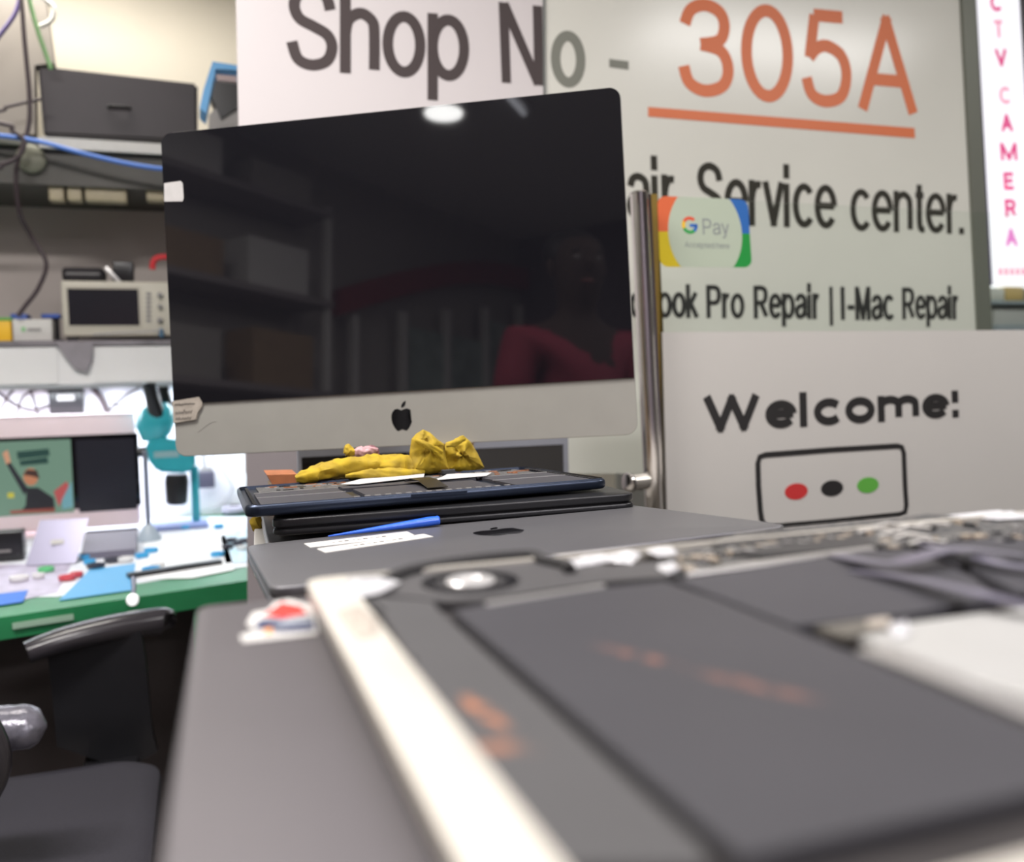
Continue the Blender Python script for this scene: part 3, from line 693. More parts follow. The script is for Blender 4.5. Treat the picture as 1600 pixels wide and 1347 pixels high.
# ------------------------------------------------------------ screen standing behind the stacks
YP = 1.56
p0 = aty(466, 712, YP); p1 = aty(887, 683, YP)
sm = thing('flat_screen', 'unlit screen with a thin grey metal frame standing behind the yellow cloth', 'screen', ((p0.x+p1.x)/2, YP, CT))
xl, xr, zt = p0.x, p1.x, p1.z
frm = mat('grey_blue_metal', (0.33, 0.35, 0.40), 0.35, 0.7, 0.05)
box('back_panel', (xl, YP+0.006, CT), (xr, YP+0.022, zt), frm, sm, 0.002)
for lo, hi in (((xl, YP-0.002, zt-0.013), (xr, YP+0.006, zt)), ((xr-0.010, YP-0.002, CT), (xr, YP+0.006, zt-0.013)), ((xl, YP-0.002, CT), (xl+0.005, YP+0.006, zt-0.013))):
    box('frame_rail', lo, hi, frm, sm)
box('screen_glass', (xl+0.005, YP, CT+0.004), (xr-0.010, YP+0.006, zt-0.013), gloss, sm)

# ------------------------------------------------------------ shop sign
YS = 1.85
sg = thing('shop_sign', 'large white two-panel shop sign with shop number and repair service lettering', 'sign', (1.0, YS, 0.9))
pinkw = mat('sign_panel_white', (0.56, 0.525, 0.525), 0.45, 0, 0.02, 4)
greenw = mat('sign_panel_greenish', (0.62, 0.62, 0.56), 0.22, 0, 0.03, 4)
def quad_plate(nm, q, y, m, par, th=0.02):
    bm = bmesh.new(); wallpoly(bm, [aty(px, py, y) for px, py in q], (0, 1, 0), th); return obj(nm, bm, m, par)
L_ = [(364, -250), (848, -250), (853, 740), (384, 740)]
quad_plate('left_panel', L_, YS, pinkw, sg)
R_ = [(848.5, -250), (1489, -250), (1541, 740), (853.5, 740)]
quad_plate('right_panel', R_, YS+0.004, greenw, sg)
quad_plate('seam_strip', [(847, -250), (851, -250), (856, 740), (852, 740)], YS-0.001, mat('seam_dark', (0.12, 0.13, 0.12), 0.4), sg, 0.004)
quad_plate('edge_post', [(1491, -250), (1512, -250), (1562, 740), (1541, 740)], YS-0.005, mat('grey_green_frame', (0.17, 0.18, 0.15), 0.4, 0.3), sg, 0.05)
quad_plate('kick_panel', [(384, 640), (853, 640), (858, 1050), (388, 1050)], YS-0.004, mat('grey_kick_panel', (0.30, 0.27, 0.28), 0.6), sg, 0.004)  # lower sign wall: shade under the monitor put into a darker panel colour
ink1 = mat('sign_lettering_dark', (0.055, 0.042, 0.042), 0.85)
ink2 = mat('sign_lettering_olive', (0.022, 0.020, 0.013), 0.85)
ink3 = mat('sign_lettering_grey', (0.16, 0.165, 0.135), 0.5)  # lighter ink for o and dash: glass reflection put into the colour
org = mat('sign_lettering_orange', (0.60, 0.15, 0.05), 0.5)
def word(nm, txt, q, y, m, par, weight=0.14, track=0.0):
    bm = textmesh(txt, [aty(px, py, y) for px, py in q], FR, 0.0008, weight, track); return obj(nm, bm, m, par)
word('lettering', 'Shop', [(447, -29), (733, -7), (733, 161), (447, 139)], YS, ink1, sg, 0.145)
word('lettering', 'N', [(779, 3), (847, 10), (849, 134), (784, 129)], YS, ink1, sg, 0.145)
word('lettering', 'o', [(860, 46), (914, 50), (915, 139), (861, 135)], YS+0.004, ink3, sg, 0.165)
word('lettering', '-', [(952, 92), (982, 96), (982, 109), (952, 105)], YS+0.004, ink3, sg)
word('lettering', '305A', [(1058, -6), (1428, 28), (1432, 180), (1060, 148)], YS+0.004, org, sg, 0.145)
quad_plate('underline', [(1013, 167), (1429, 200), (1430, 216), (1013, 182)], YS+0.003, org, sg, 0.001)
word('lettering', 'Repair', [(842, 236), (1057, 251), (1060, 368), (846, 358)], YS+0.004, ink2, sg, 0.135)
word('lettering', 'Service', [(1087, 252), (1307, 268), (1308, 358), (1088, 350)], YS+0.004, ink2, sg, 0.135)
word('lettering', 'center.', [(1328, 277), (1505, 288), (1506, 366), (1329, 361)], YS+0.004, ink2, sg, 0.135)
ink4 = mat('sign_lettering_bold', (0.018, 0.018, 0.016), 0.85)
for tx, q in (('Macbook', [(930, 444), (1090, 444), (1091, 497), (931, 497)]), ('Pro', [(1103, 445), (1163, 446), (1163, 498), (1104, 497)]),
              ('Repair', [(1177, 446), (1282, 446), (1283, 511), (1178, 510)]), ('I-Mac', [(1313, 448), (1396, 448), (1397, 501), (1314, 500)]), ('Repair', [(1409, 449), (1499, 450), (1500, 511), (1410, 511)])):
    word('lettering', tx, q, YS+0.004, ink4, sg, 0.165)
quad_plate('divider_bar', [(1296, 448), (1301, 448), (1302, 509), (1297, 509)], YS+0.003, ink4, sg, 0.001)

# ------------------------------------------------------------ glass partition: pipe, pane, board, sticker
YG = 1.50
gm = bpy.data.materials.new('clear_pane'); gm.use_nodes = True; nt = gm.node_tree; nt.nodes.clear()
o_ = nt.nodes.new('ShaderNodeOutputMaterial'); mx = nt.nodes.new('ShaderNodeMixShader'); tr = nt.nodes.new('ShaderNodeBsdfTransparent'); gl_ = nt.nodes.new('ShaderNodeBsdfGlossy')
lw = nt.nodes.new('ShaderNodeLayerWeight'); pw = nt.nodes.new('ShaderNodeMath'); pw.operation = 'POWER'; pw.inputs[1].default_value = 4.0; ma = nt.nodes.new('ShaderNodeMath'); ma.operation = 'MULTIPLY_ADD'; ma.inputs[1].default_value = 0.5; ma.inputs[2].default_value = 0.012
nt.links.new(lw.outputs['Facing'], pw.inputs[0]); nt.links.new(pw.outputs[0], ma.inputs[0])
tr.inputs[0].default_value = (0.96, 0.98, 0.965, 1); gl_.inputs['Roughness'].default_value = 0.02
nt.links.new(ma.outputs[0], mx.inputs[0]); nt.links.new(tr.outputs[0], mx.inputs[1]); nt.links.new(gl_.outputs[0], mx.inputs[2]); nt.links.new(mx.outputs[0], o_.inputs[0])
gp = thing('glass_partition', 'clear glass pane held by the steel pipe, rising behind the welcome board', 'partition', aty(1300, 900, YG))
g0 = aty(1029, 306, YG+0.004); g1 = aty(1047, 810, YG+0.004)
bm = bmesh.new(); prism(bm, [(g0.x, YG+0.006), (2.1, YG+0.006), (2.1, YG+0.012), (g0.x, YG+0.012)], 0, g0.z); obj('pane', bm, gm, gp)
gold = mat('gold_trim', (0.55, 0.38, 0.10), 0.25, 0.8)
bm = bmesh.new(); wallpoly(bm, [aty(1017, 303, YG+.006), aty(1027, 303, YG+.006), aty(1050, 815, YG+.006), aty(1040, 815, YG+.006)], (0, 1, 0), 0.006); obj('edge_trim', bm, gold, gp)['label'] = 'gold edge trim'
bm = bmesh.new(); wallpoly(bm, [aty(1011, 303, YG+.006), aty(1017, 303, YG+.006), aty(1041, 815, YG+.006), aty(1035, 815, YG+.006)], (0, 1, 0), 0.006); obj('edge_channel', bm, chrome, gp)
pipe = thing('steel_pipe', 'upright polished steel pipe between the large monitor and the welcome board', 'pipe', aty(1028, 940, YG-.02))
bm = bmesh.new(); tube(bm, [aty(998, 303, YG-0.022), Vector((aty(1029, 945, YG-.022).x+.03, YG-.022, 0))], 0.0162, 28); obj('tube', bm, chrome, pipe, True)
bm = bmesh.new(); e0 = aty(998, 303, YG-0.022); tube(bm, [e0, e0+Vector((0, 0, .002)), e0+Vector((0, 0, .005))], [0.0166, 0.0166, 0.012], 28); obj('end_cap', bm, chrome, pipe, True)
kx = aty(1010, 752, YG-.022); kd = Vector((-1, -.15, 0)).normalized()
bm = bmesh.new(); tube(bm, [kx, kx+kd*0.036], 0.0155, 24); stf = obj('standoff', bm, mat('satin_steel', (0.50, 0.48, 0.44), 0.3, 0.8), pipe, True)
bm = bmesh.new(); q = kx+kd*0.036; tube(bm, [q, q+kd*0.004], 0.0180, 24); obj('collar', bm, blackplas, stf, True)
bm = bmesh.new(); tube(bm, [q+kd*.004, q+kd*.007, q+kd*.009], [0.0192, 0.0192, 0.016], 24); obj('cap', bm, chrome, stf, True)
# welcome board
wbd = thing('welcome_board', 'white board reading Welcome! above a box with red, black and green dots', 'board', aty(1300, 900, YG))
bw = mat('board_white', (0.52, 0.505, 0.475), 0.4, 0, 0.02, 5)
b0 = aty(1035, 519, YG-.002); b1 = aty(1046, 800, YG-.002)
bm = bmesh.new(); wallpoly(bm, [Vector((b0.x, YG-.002, b0.z)), Vector((2.05, YG-.002, b0.z)), Vector((2.05, YG-.002, .7)), Vector((b1.x, YG-.002, .7))], (0, 1, 0), 0.0055); obj('board_panel', bm, bw, wbd)
YW = YG-0.002
word('lettering', 'Welcome!', [(1100, 618), (1496, 604), (1498, 652), (1101, 677)], YW, ink, wbd, 0.33, -0.15)
def stroke(nm, pix, w_px, y, m, par):
    pts = [aty(a, b, y) for a, b in pix]; bm = bmesh.new(); r = w_px; L = []; R = []
    for i, p in enumerate(pts):
        t = (pts[min(i+1, len(pts)-1)]-pts[max(i-1, 0)]).normalized(); s = Vector((0, 1, 0)).cross(t).normalized()*r
        L.append(p+s); R.append(p-s)
    rsx = [[l, l+FR*0.0008, r_+FR*0.0008, r_] for l, r_ in zip(L, R)]
    rings(bm, rsx); return obj(nm, bm, m, par)
stroke('box_outline', [(1300, 815), (1230, 821), (1204, 824), (1194, 821), (1190, 812), (1188, 800), (1185, 760), (1184, 724), (1187, 714), (1196, 711), (1300, 703), (1402, 697), (1409, 699), (1412, 708), (1414, 760), (1416, 790), (1414, 800), (1406, 804), (1300, 815)], 0.0058, YW, ink, wbd)
for (x, y), m in (((1244, 768), mat('dot_red', (0.50, 0.03, 0.03), 0.5)), ((1300, 763), ink), ((1356, 758), mat('dot_green', (0.10, 0.36, 0.05), 0.5))):
    bm = bmesh.new(); ell(bm, aty(x, y, YW), (0.0275, 0, 0), (0, 0, 0.0166), FR, 0.0008); obj('dot', bm, m, wbd)
# pay sticker
stp = thing('pay_sticker', 'rounded four-coloured payment sticker on the glass pane above the welcome board', 'sticker', aty(1100, 416, YG))
YK = YG+0.0055
S00, S10, S11, S01 = aty(1027, 306, YK), aty(1168, 312, YK), aty(1175, 418, YK), aty(1031, 417, YK)
def sp(u, v, off=0.0): return (S01*(1-u)+S11*u)*(1-v)+(S00*(1-u)+S10*u)*v + FR*off
def rrs(n=6, r=0.10):
    return [(x, y) for x, y in [(0.5+a, 0.5+b) for a, b in rr(1, 1, r, n)]]
def splate(nm, uv, off, m):
    bm = bmesh.new(); f_ = [sp(u, v, off) for u, v in uv]; wallpoly(bm, f_, FR, 0.0003); return obj(nm, bm, m, stp)
def quarter(u0, u1, v0, v1, cu, cv, r=0.09):
    o = []
    for (u, v) in ((u0, v0), (u1, v0), (u1, v1), (u0, v1)):
        if (u, v) == (cu, cv):
            su = 1 if cu == 0 else -1; sv = 1 if cv == 0 else -1; c = (cu+su*r, cv+sv*r*1.3); L = []
            for k in range(7):
                a = PI/2*k/6; L.append((c[0]-su*r*math.cos(a), c[1]-sv*r*1.3*math.sin(a)))
            if (su > 0) == (sv > 0): pass
            else: L = L[::-1]
            o += L
        else: o.append((u, v))
    return o
splate('red_corner', quarter(0, .5, .5, 1, 0, 1), 0, mat('sticker_orange_red', (0.62, 0.13, 0.05), 0.3))
splate('yellow_corner', quarter(0, .5, 0, .5, 0, 0), 0, mat('sticker_yellow', (0.58, 0.45, 0.02), 0.3))
splate('blue_corner', quarter(.5, 1, .5, 1, 1, 1), 0, mat('sticker_blue', (0.03, 0.13, 0.40), 0.3))
splate('green_corner', quarter(.5, 1, 0, .5, 1, 0), 0, mat('sticker_green', (0.02, 0.26, 0.05), 0.3))
uv = []
for k in range(48):
    a = 2*PI*k/48; v = 0.5+0.70*math.sin(a); u = 0.505+0.405*math.cos(a)
    uv.append((u, v))
uv = [(u, min(1, max(0, v))) for u, v in uv]
cl2 = []
for p in uv:
    if not cl2 or (Vector(p)-Vector(cl2[-1])).length > 1e-4: cl2.append(p)
splate('pale_disc', cl2, 0.0003, mat('sticker_pale', (0.42, 0.48, 0.38), 0.3))
gcol = [mat('mark_red', (0.65, 0.08, 0.03), 0.4), mat('mark_yellow', (0.75, 0.45, 0.01), 0.4), mat('mark_green', (0.02, 0.30, 0.06), 0.4), mat('mark_blue', (0.02, 0.12, 0.45), 0.4)]
def arc(a0, a1, m):
    uv = []; N = 10
    for k in range(N+1):
        a = math.radians(a0+(a1-a0)*k/N); uv.append((0.335+0.085*math.cos(a), 0.60+0.125*math.sin(a)))
    for k in range(N, -1, -1):
        a = math.radians(a0+(a1-a0)*k/N); uv.append((0.335+0.052*math.cos(a), 0.60+0.078*math.sin(a)))
    splate('mark_arc', uv, 0.0006, m)
arc(45, 150, gcol[0]); arc(150, 205, gcol[1]); arc(205, 310, gcol[2]); arc(310, 362, gcol[3])
splate('mark_bar', [(0.335, 0.575), (0.418, 0.575), (0.418, 0.62), (0.335, 0.62)], 0.0006, gcol[3])
gtx = mat('sticker_grey_text', (0.22, 0.24, 0.24), 0.5)
obj('pay_lettering', textmesh('Pay', [sp(.475, .70, .0006), sp(.765, .70, .0006), sp(.765, .42, .0006), sp(.475, .42, .0006)], FR, 0.0003, 0.12), gtx, stp)
obj('small_lettering', textmesh('Accepted here', [sp(.27, .365, .0006), sp(.76, .355, .0006), sp(.76, .25, .0006), sp(.27, .265, .0006)], FR, 0.0003, 0.12), gtx, stp)

# ------------------------------------------------------------ ceiling fittings
lampw = mat('lamp_white', (1, 1, 1), 0.5, 0, 0, emit=(1, 0.99, 0.97), es=14)
for lab, (x, y), (sx, sy) in (('long ceiling light panel in front of the counter', (0.9, -0.5), (1.2, 0.3)), ('ceiling light panel towards the right wall', (2.3, 0.5), (1.2, 0.3)),
                     ('ceiling light panel at the rear of the shop', (0.9, -1.7), (1.2, 0.3)), ('ceiling light panel between the chair and the workbench', (-0.6, 1.0), (1.2, 0.2)), ('short ceiling light strip over the upper wall shelf', (-0.5, 2.75), (.9, .12)), ('ceiling light panel straight above the laptop stacks', (0.4, 0.65), (1.2, 0.2))):  # shelf strip and panel above the laptops are added for wall and sign
    t = thing('ceiling_light', lab, 'light', (x, y, 2.7), 'ceiling light panels')
    box('light_housing', (x-sx/2-.02, y-sy/2-.02, 2.68 if sy == .12 else 2.62), (x+sx/2+.02, y+sy/2+.02, 2.7), white, t)
def downlight(x, y):
    t = thing('downlight', 'round ceiling downlight mirrored in the top of the monitor screen', 'light', (x, y, 2.7))
    bm = bmesh.new(); tube(bm, [(x, y, 2.7), (x, y, 2.66)], 0.095, 32); obj('housing', bm, white, t, True)
    bm = bmesh.new(); tube(bm, [(x, y, 2.659), (x, y, 2.652)], 0.078, 32); obj('diffuser', bm, lampw, t, True)
downlight(-1.25, -0.70)
t = thing('tube_lamp', 'thin ceiling tube lamp mirrored near the top right of the monitor screen', 'light', (-0.86, -0.65, 2.7))
bm = bmesh.new(); tube(bm, [(-0.90, -0.58, 2.655), (-0.98, -0.90, 2.655)], 0.011, 12); obj('lamp_tube', bm, mat('tube_glow', (1, 1, 1), 0.5, emit=(0.9, 0.92, 1), es=2.2), t, True)
bm = bmesh.new(); bx(bm, (-0.94, -0.74, 2.685), (0.05, 0.4, 0.03), rz=-0.245); obj('lamp_housing', bm, white, t)
# things the dark screen mirrors from the far end; the rack is added
mar = mat('maroon_board', (0.28, 0.03, 0.05), 0.5)
t = thing('stall_fascia', 'curved maroon fascia over pale panels along the left wall, mirrored in the screen', 'fascia', (-2.12, -1.7, 0))
bm = bmesh.new(); P = [(-2.14, -0.9-1.65*k/14, 1.93+0.42*math.sin(PI/2*(k/14))) for k in range(15)]
rings(bm, [[Vector(p), Vector(p)+Vector((.06, 0, 0)), Vector(p)+Vector((.06, 0, .13)), Vector(p)+Vector((0, 0, .13))] for p in P]); obj('fascia_band', bm, mar, t)
for k in range(5): box('post', (-2.14, -2.5+k*.36, 0), (-2.10, -2.46+k*.36, 1.96+.07*(4-k)), white, t)
box('display_panel', (-2.15, -2.1, 1.5), (-2.12, -1.45, 1.96), mat('pale_teal_panel', (0.40, 0.50, 0.46), 0.5, 0, 0.4, 8), t)
box('display_panel', (-2.15, -2.5, 1.3), (-2.12, -2.12, 2.1), MATS['pale_teal_panel'], t)
t = thing('storage_rack', 'tall storage rack with dark cartons on the left wall, mirrored in the screen', 'rack', (-2.1, -.2, 0))  # rack and cartons added to give the screen reflection some structure
for k in range(6): box('rack_shelf', (-2.18, -.75, .25+.42*k), (-1.95, .75, .28+.42*k), MATS['grey_kick_panel'], t)
for y_ in (-.75, .72): box('upright', (-2.0, y_, 0), (-1.97, y_+.03, 2.4), white, t)
rnd = random.Random(21)
for k in range(3, 6):
    for q in range(3):
        y_ = -.66+q*.47+rnd.uniform(0, .05); hgt = rnd.uniform(.12, .3)
        cb = thing('stored_carton', 'carton on the storage rack by the left wall, mirrored in the screen', 'box', (-2.06, y_, .28+.42*k), 'cartons on the storage rack')
        box('carton_body', (-2.17, y_, .281+.42*k), (-1.98, y_+.33, .281+.42*k+min(hgt, .28 if k == 5 else .36)), (carton, greyk, mar)[(k+q) % 3] if False else (carton, MATS['side_wall'], white)[(k*2+q) % 3], cb)
# ------------------------------------------------------------ far left: shelves, wall and equipment
YW3 = 3.250
def bxp(nm, px0, py0, px1, py1, y, dep, m, par=None, bev=0.0):
    a = aty(px0, py0, y); b = aty(px1, py1, y)
    return box(nm, (a.x, y, b.z), (b.x, y+dep, a.z), m, par, bev)
greyb = mat('grey_brown_board', (0.30, 0.27, 0.24), 0.6, 0, 0.12, 5)
t = thing('side_cabinet', 'grey brown board at the upper left carrying loose cables', 'cabinet', (-0.9, 3.070, 1.9))
bm = bmesh.new(); wallpoly(bm, [aty(-420, -120, 2.890), aty(56, -120, 2.890), aty(84, 98, 2.890), aty(54, 102, 2.890), aty(54, 210, 2.890), aty(-420, 190, 2.890)], (0, 1, 0), 0.05); obj('cabinet_front', bm, greyb, t)
struct(box('wall_panel', (-2.1, 3.225, 1.25), (0.38, 3.255, 1.93), mat('taupe_wall', (0.50, 0.45, 0.42), 0.6, 0, 0.06, 5)))
sh = thing('wall_shelf', 'upper wall shelf with a white front edge above the oscilloscope', 'shelf', (-0.6, 3.050, 1.9))
y0 = 2.830
a = aty(60, 213, y0); b = aty(258, 226, y0); zb = aty(60, 290, y0).z
box('shelf_board', (-1.6, y0+.012, a.z-.024), (0.38, 3.225, a.z-.006), mat('shelf_olive', (0.12, 0.125, 0.10), 0.5), sh)
box('front_edge', (a.x, y0, a.z-.030), (0.38, y0+.012, a.z), paper, sh)['label'] = 'white front edge'
box('under_box', (-1.6, y0+.03, zb+.01), (0.38, 3.225, a.z-.030), mat('dark_olive_panel', (0.10, 0.095, 0.085), 0.6, 0, 0.2, 8), sh)
bm = bmesh.new(); ctr = aty(50, 250, y0+.028); tube(bm, [ctr, ctr+Vector((0, -.02, 0)), ctr+Vector((0, -.028, 0))], [.038, .038, .028], 24); obj('round_fitting', bm, mat('olive_grey', (0.2, 0.2, 0.15), 0.5), sh, True)
for q in ((75, 288, 100, 314), (104, 286, 128, 314), (132, 286, 198, 316), (228, 290, 258, 314)):
    o = bxp('clip_rail', *q, y0+.05, 0.05, mat('beige_plastic', (0.42, 0.36, 0.24), 0.5, 0, 0.1), sh, 0.004)
# black flat case on the shelf
bk = thing('black_case', 'wide black case standing on the upper shelf against the cream wall', 'case', aty(180, 212, y0+.1))
bm = bmesh.new(); wallpoly(bm, [aty(58, 102, y0+.06), aty(309, 130, y0+.06), aty(309, 222, y0+.06), aty(68, 211, y0+.06)], (0, 1, 0), 0.10)
bmesh.ops.bevel(bm, geom=list(bm.edges), offset=0.008, segments=3, affect='EDGES'); obj('case_body', bm, mat('black_vinyl', (0.022, 0.017, 0.022), 0.5, 0, 0.15, 12), bk, True)
bm = bmesh.new(); c_ = aty(186, 168, y0+.058); tube(bm, [c_+Vector((-.03, 0, 0)), c_+Vector((-.02, -.012, 0)), c_+Vector((.02, -.012, 0)), c_+Vector((.03, 0, 0))], .005, 10); obj('handle', bm, blackrub, bk, True)
# blue edged box at the sign's edge
bb = thing('tape_dispenser', 'black and blue device on the shelf partly hidden behind the shop sign', 'device', aty(340, 195, 2.670))
bm = bmesh.new(); wallpoly(bm, [aty(334, 104, 2.670), aty(385, 108, 2.670), aty(385, 160, 2.670), aty(345, 185, 2.670), aty(330, 150, 2.670)], (0, 1, 0), 0.08); obj('body', bm, blackplas, bb)
bm = bmesh.new(); wallpoly(bm, [aty(332, 96, 2.385), aty(385, 104, 2.385), aty(385, 110, 2.385), aty(337, 108, 2.385), aty(322, 178, 2.385), aty(312, 168, 2.385), aty(318, 140, 2.385)], (0, 1, 0), 0.10); obj('blue_frame', bm, mat('sky_blue_plastic', (0.10, 0.36, 0.70), 0.4), bb)
bxp('label_plate', 338, 116, 370, 128, 2.384, 0.014, mat('mauve_plate', (0.36, 0.28, 0.28), 0.5), bb)
bm = bmesh.new(); wallpoly(bm, [aty(326, 180, 2.680), aty(345, 160, 2.680), aty(385, 160, 2.680), aty(385, 240, 2.680), aty(326, 240, 2.680)], (0, 1, 0), 0.07); obj('stand', bm, mat('grey_stand', (0.36, 0.34, 0.33), 0.5), bb)
# cables
def cable(nm, label, pts, r, m, cat='cable'):
    bm = bmesh.new(); tube(bm, spline([aty(x, y, yy) for x, y, yy in pts], 8), r, 10); return tag(obj(nm, bm, m, None, True), label, cat)
cable('blue_cable', 'blue cable sagging across the front of the upper shelf', [(-380, 185, 2.770), (-60, 205, 2.770), (0, 212, 2.770), (60, 221, 2.770), (130, 240, 2.770), (200, 256, 2.770), (262, 265, 2.770), (330, 270, 2.770)], 0.0062, mat('cable_blue', (0.06, 0.17, 0.55), 0.4))
cable('violet_cable', 'violet cable crossing the top left corner', [(-30, 90, 2.820), (5, 48, 2.820), (28, 10, 2.820), (40, -60, 2.820)], 0.006, mat('cable_violet', (0.10, 0.07, 0.22), 0.4))
cable('green_cable', 'green cable hanging down to the left end of the black case', [(36, -60, 2.830), (46, 0, 2.830), (58, 45, 2.830), (70, 80, 2.830), (80, 108, 2.830)], 0.006, mat('cable_green', (0.17, 0.33, 0.14), 0.5))
cable('white_cable', 'loop of thick white cable at the top left', [(54, -40, 2.810), (68, -4, 2.810), (84, 12, 2.810), (80, 32, 2.810), (62, 42, 2.810)], 0.0065, mat('cable_white', (0.7, 0.68, 0.63), 0.5))
cable('black_cable', 'long black cable running down the wall left of the oscilloscope', [(32, -20, 2.790), (38, 60, 2.790), (46, 150, 2.790), (44, 200, 2.790), (26, 262, 2.790), (30, 330, 2.820), (48, 368, 2.870), (72, 410, 2.870), (60, 450, 2.870), (38, 480, 2.870), (28, 494, 2.870)], 0.0062, mat('cable_dark', (0.045, 0.03, 0.035), 0.5))
cable('brown_cable', 'thin dark cable reaching the black case from the left edge', [(-380, 190, 2.810), (-30, 176, 2.810), (10, 167, 2.810), (40, 160, 2.810), (64, 155, 2.810)], 0.0045, MATS['cable_dark'])
cable('black_cable', 'black cable coil bunched at the left edge under the blue cable', [(-380, 160, 2.750), (-20, 190, 2.750), (20, 205, 2.750), (38, 222, 2.750), (28, 245, 2.750), (0, 258, 2.750), (-30, 262, 2.750), (-380, 250, 2.750)], 0.006, MATS['cable_dark'])

# lower shelf (white cabinet) and what stands on it
y1 = 2.870
zt = aty(150, 532, y1).z; zc = aty(150, 600, y1).z
lc = thing('wall_cabinet', 'long white wall cabinet under the oscilloscope', 'cabinet', (-0.6, 3.050, zc))
box('cabinet_top', (-1.7, y1-.01, zt-.014), (0.38, 3.220, zt), mat('cabinet_edge', (0.22, 0.20, 0.22), 0.5, 0, 0.5, 12), lc)
box('cabinet_body', (-1.7, y1+.004, zc), (0.38, 3.220, zt-.014), mat('cabinet_white', (0.78, 0.77, 0.76), 0.45, 0, 0.03, 5), lc)
xa, xb = aty(0, 560, y1).x, aty(140, 560, y1).x
box('door', (-1.0, y1-.002, zc+.004), (aty(90, 560, y1).x, y1+.004, zt-.018), white, lc)
box('door', (aty(145, 560, y1).x, y1-.002, zc+.004), (0.38, y1+.004, zt-.018), white, lc)
osc = thing('oscilloscope', 'beige bench oscilloscope with a dark screen and rows of buttons and knobs', 'oscilloscope', aty(180, 530, 2.890))
YO = 2.830+.06
bei = mat('instrument_beige', (0.55, 0.52, 0.44), 0.5, 0, 0.04)
a = aty(94, 438, YO); b = aty(288, 524, YO)
box('body', (a.x, YO, zt+.012), (b.x, YO+.13, a.z), bei, osc, 0.008)
bxp('screen', 105, 451, 218, 508, YO-.004, .006, mat('dark_lcd', (0.015, 0.015, 0.02), 0.2), osc)
bxp('screen_bezel', 101, 447, 222, 512, YO-.002, .004, mat('bezel_tan', (0.46, 0.43, 0.36), 0.5), osc)
for k in range(7):
    bxp('button', 228, 457+k*7, 236, 461+k*7, YO-.003, .005, mat('button_grey', (0.25, 0.24, 0.24), 0.5), osc)
for px, py, r_ in ((250, 461, .008), (250, 479, .007), (250, 500, .008), (276, 461, .008), (276, 480, .007)):
    c_ = aty(px, py, YO); bm = bmesh.new(); tube(bm, [c_, c_+Vector((0, -.014, 0)), c_+Vector((0, -.016, 0))], [r_, r_*.9, r_*.7], 16); obj('knob', bm, MATS['button_grey'], osc, True)
bxp('foot', 104, 526, 122, 534, YO+.01, .02, blackrub, osc); bxp('foot', 250, 526, 268, 534, YO+.01, .02, blackrub, osc)
cc = aty(252, 517, YO); bm = bmesh.new(); tube(bm, [cc, cc+Vector((0, -.03, 0)), cc+Vector((.002, -.035, -.02))], .007, 12); obj('probe_plug', bm, mat('probe_blue', (0.03, 0.10, 0.18), 0.4), osc, True)
cable('probe_lead', 'thin grey probe lead hanging below the oscilloscope screen', [(252, 516, 2.850), (210, 519, 2.850), (170, 521, 2.850), (146, 523, 2.850)], 0.0025, MATS['button_grey'])
a_ = aty(100, 438, YO)
pch = thing('black_pouch', 'flat black pouch lying on top of the oscilloscope', 'pouch', aty(132, 438, YO+.03))
bm = bmesh.new(); c_ = aty(132, 425, YO+.05); slab(bm, .115, .09, .02, roundprof(0, .040, .012), Matrix.Translation((c_.x, c_.y, a_.z))); obj('pouch_body', bm, mat('black_fabric', (0.022, 0.018, 0.022), 0.75, 0, 0.2, 40), pch, True)
bm = bmesh.new(); bx(bm, (c_.x, c_.y-.046, a_.z+.02), (.09, .003, .004)); obj('zip', bm, MATS['button_grey'], pch)
cl_ = thing('clamp_block', 'black cube with a grey metal clip standing on the oscilloscope beside the pouch', 'clamp', aty(192, 438, YO+.03))
c_ = aty(193, 420, YO+.04); bm = bmesh.new(); bx(bm, (c_.x, c_.y, a_.z+.030), (.058, .05, .060), ry=.05, bev=.004); obj('block', bm, blackplas, cl_, True)
bm = bmesh.new(); bx(bm, (c_.x-.028, c_.y-.03, a_.z+.018), (.012, .008, .06), ry=-.7, bev=.002); obj('clip', bm, silver, cl_, True)
bm = bmesh.new(); tube(bm, spline([aty(x, y, 2.970) for x, y in ((238, 421), (240, 408), (250, 402), (268, 404), (285, 425))], 8), .009, 12)
rh = tag(obj('red_hose', bm, mat('red_rubber', (0.70, 0.03, 0.04), 0.4), None, True), 'curved red hose behind the right end of the oscilloscope', 'hose')
# small boxes at left
zs = zt
def smallbox(nm, label, q, y, dep, m, extra=None):
    t = thing(nm, label, 'box', aty((q[0]+q[2])/2, q[3], y)); a = aty(q[0], q[1], y); b = aty(q[2], q[3], y)
    box('carton_body', (a.x, y, zs+.001), (b.x, y+dep, a.z), m, t, 0.002); return t
t = smallbox('white_box', 'small white box with faint green print left of the oscilloscope', (19, 499, 82, 530), 2.890, .08, paper)
bxp('printed_mark', 33, 511, 40, 518, 2.888, .002, mat('print_green', (0.25, 0.5, 0.25), 0.5), t); bxp('printed_mark', 43, 513, 64, 517, 2.888, .002, MATS['button_grey'], t)
t = smallbox('yellow_box', 'yellow box with a green top band at the left edge of the photo', (-40, 500, 18, 530), 2.900, .08, mat('box_yellow', (0.85, 0.50, 0.02), 0.5))
bxp('top_band', -40, 496, 18, 501, 2.898, .084, mat('band_green', (0.12, 0.35, 0.06), 0.5), t)
t = smallbox('blue_lidded_box', 'low blue box lying behind the small white box', (16, 490, 44, 530), 2.990, .08, mat('lid_blue', (0.04, 0.10, 0.40), 0.5))
t = thing('black_stand', 'slim black stand between the small white box and the oscilloscope', 'stand', aty(86, 530, 2.930))
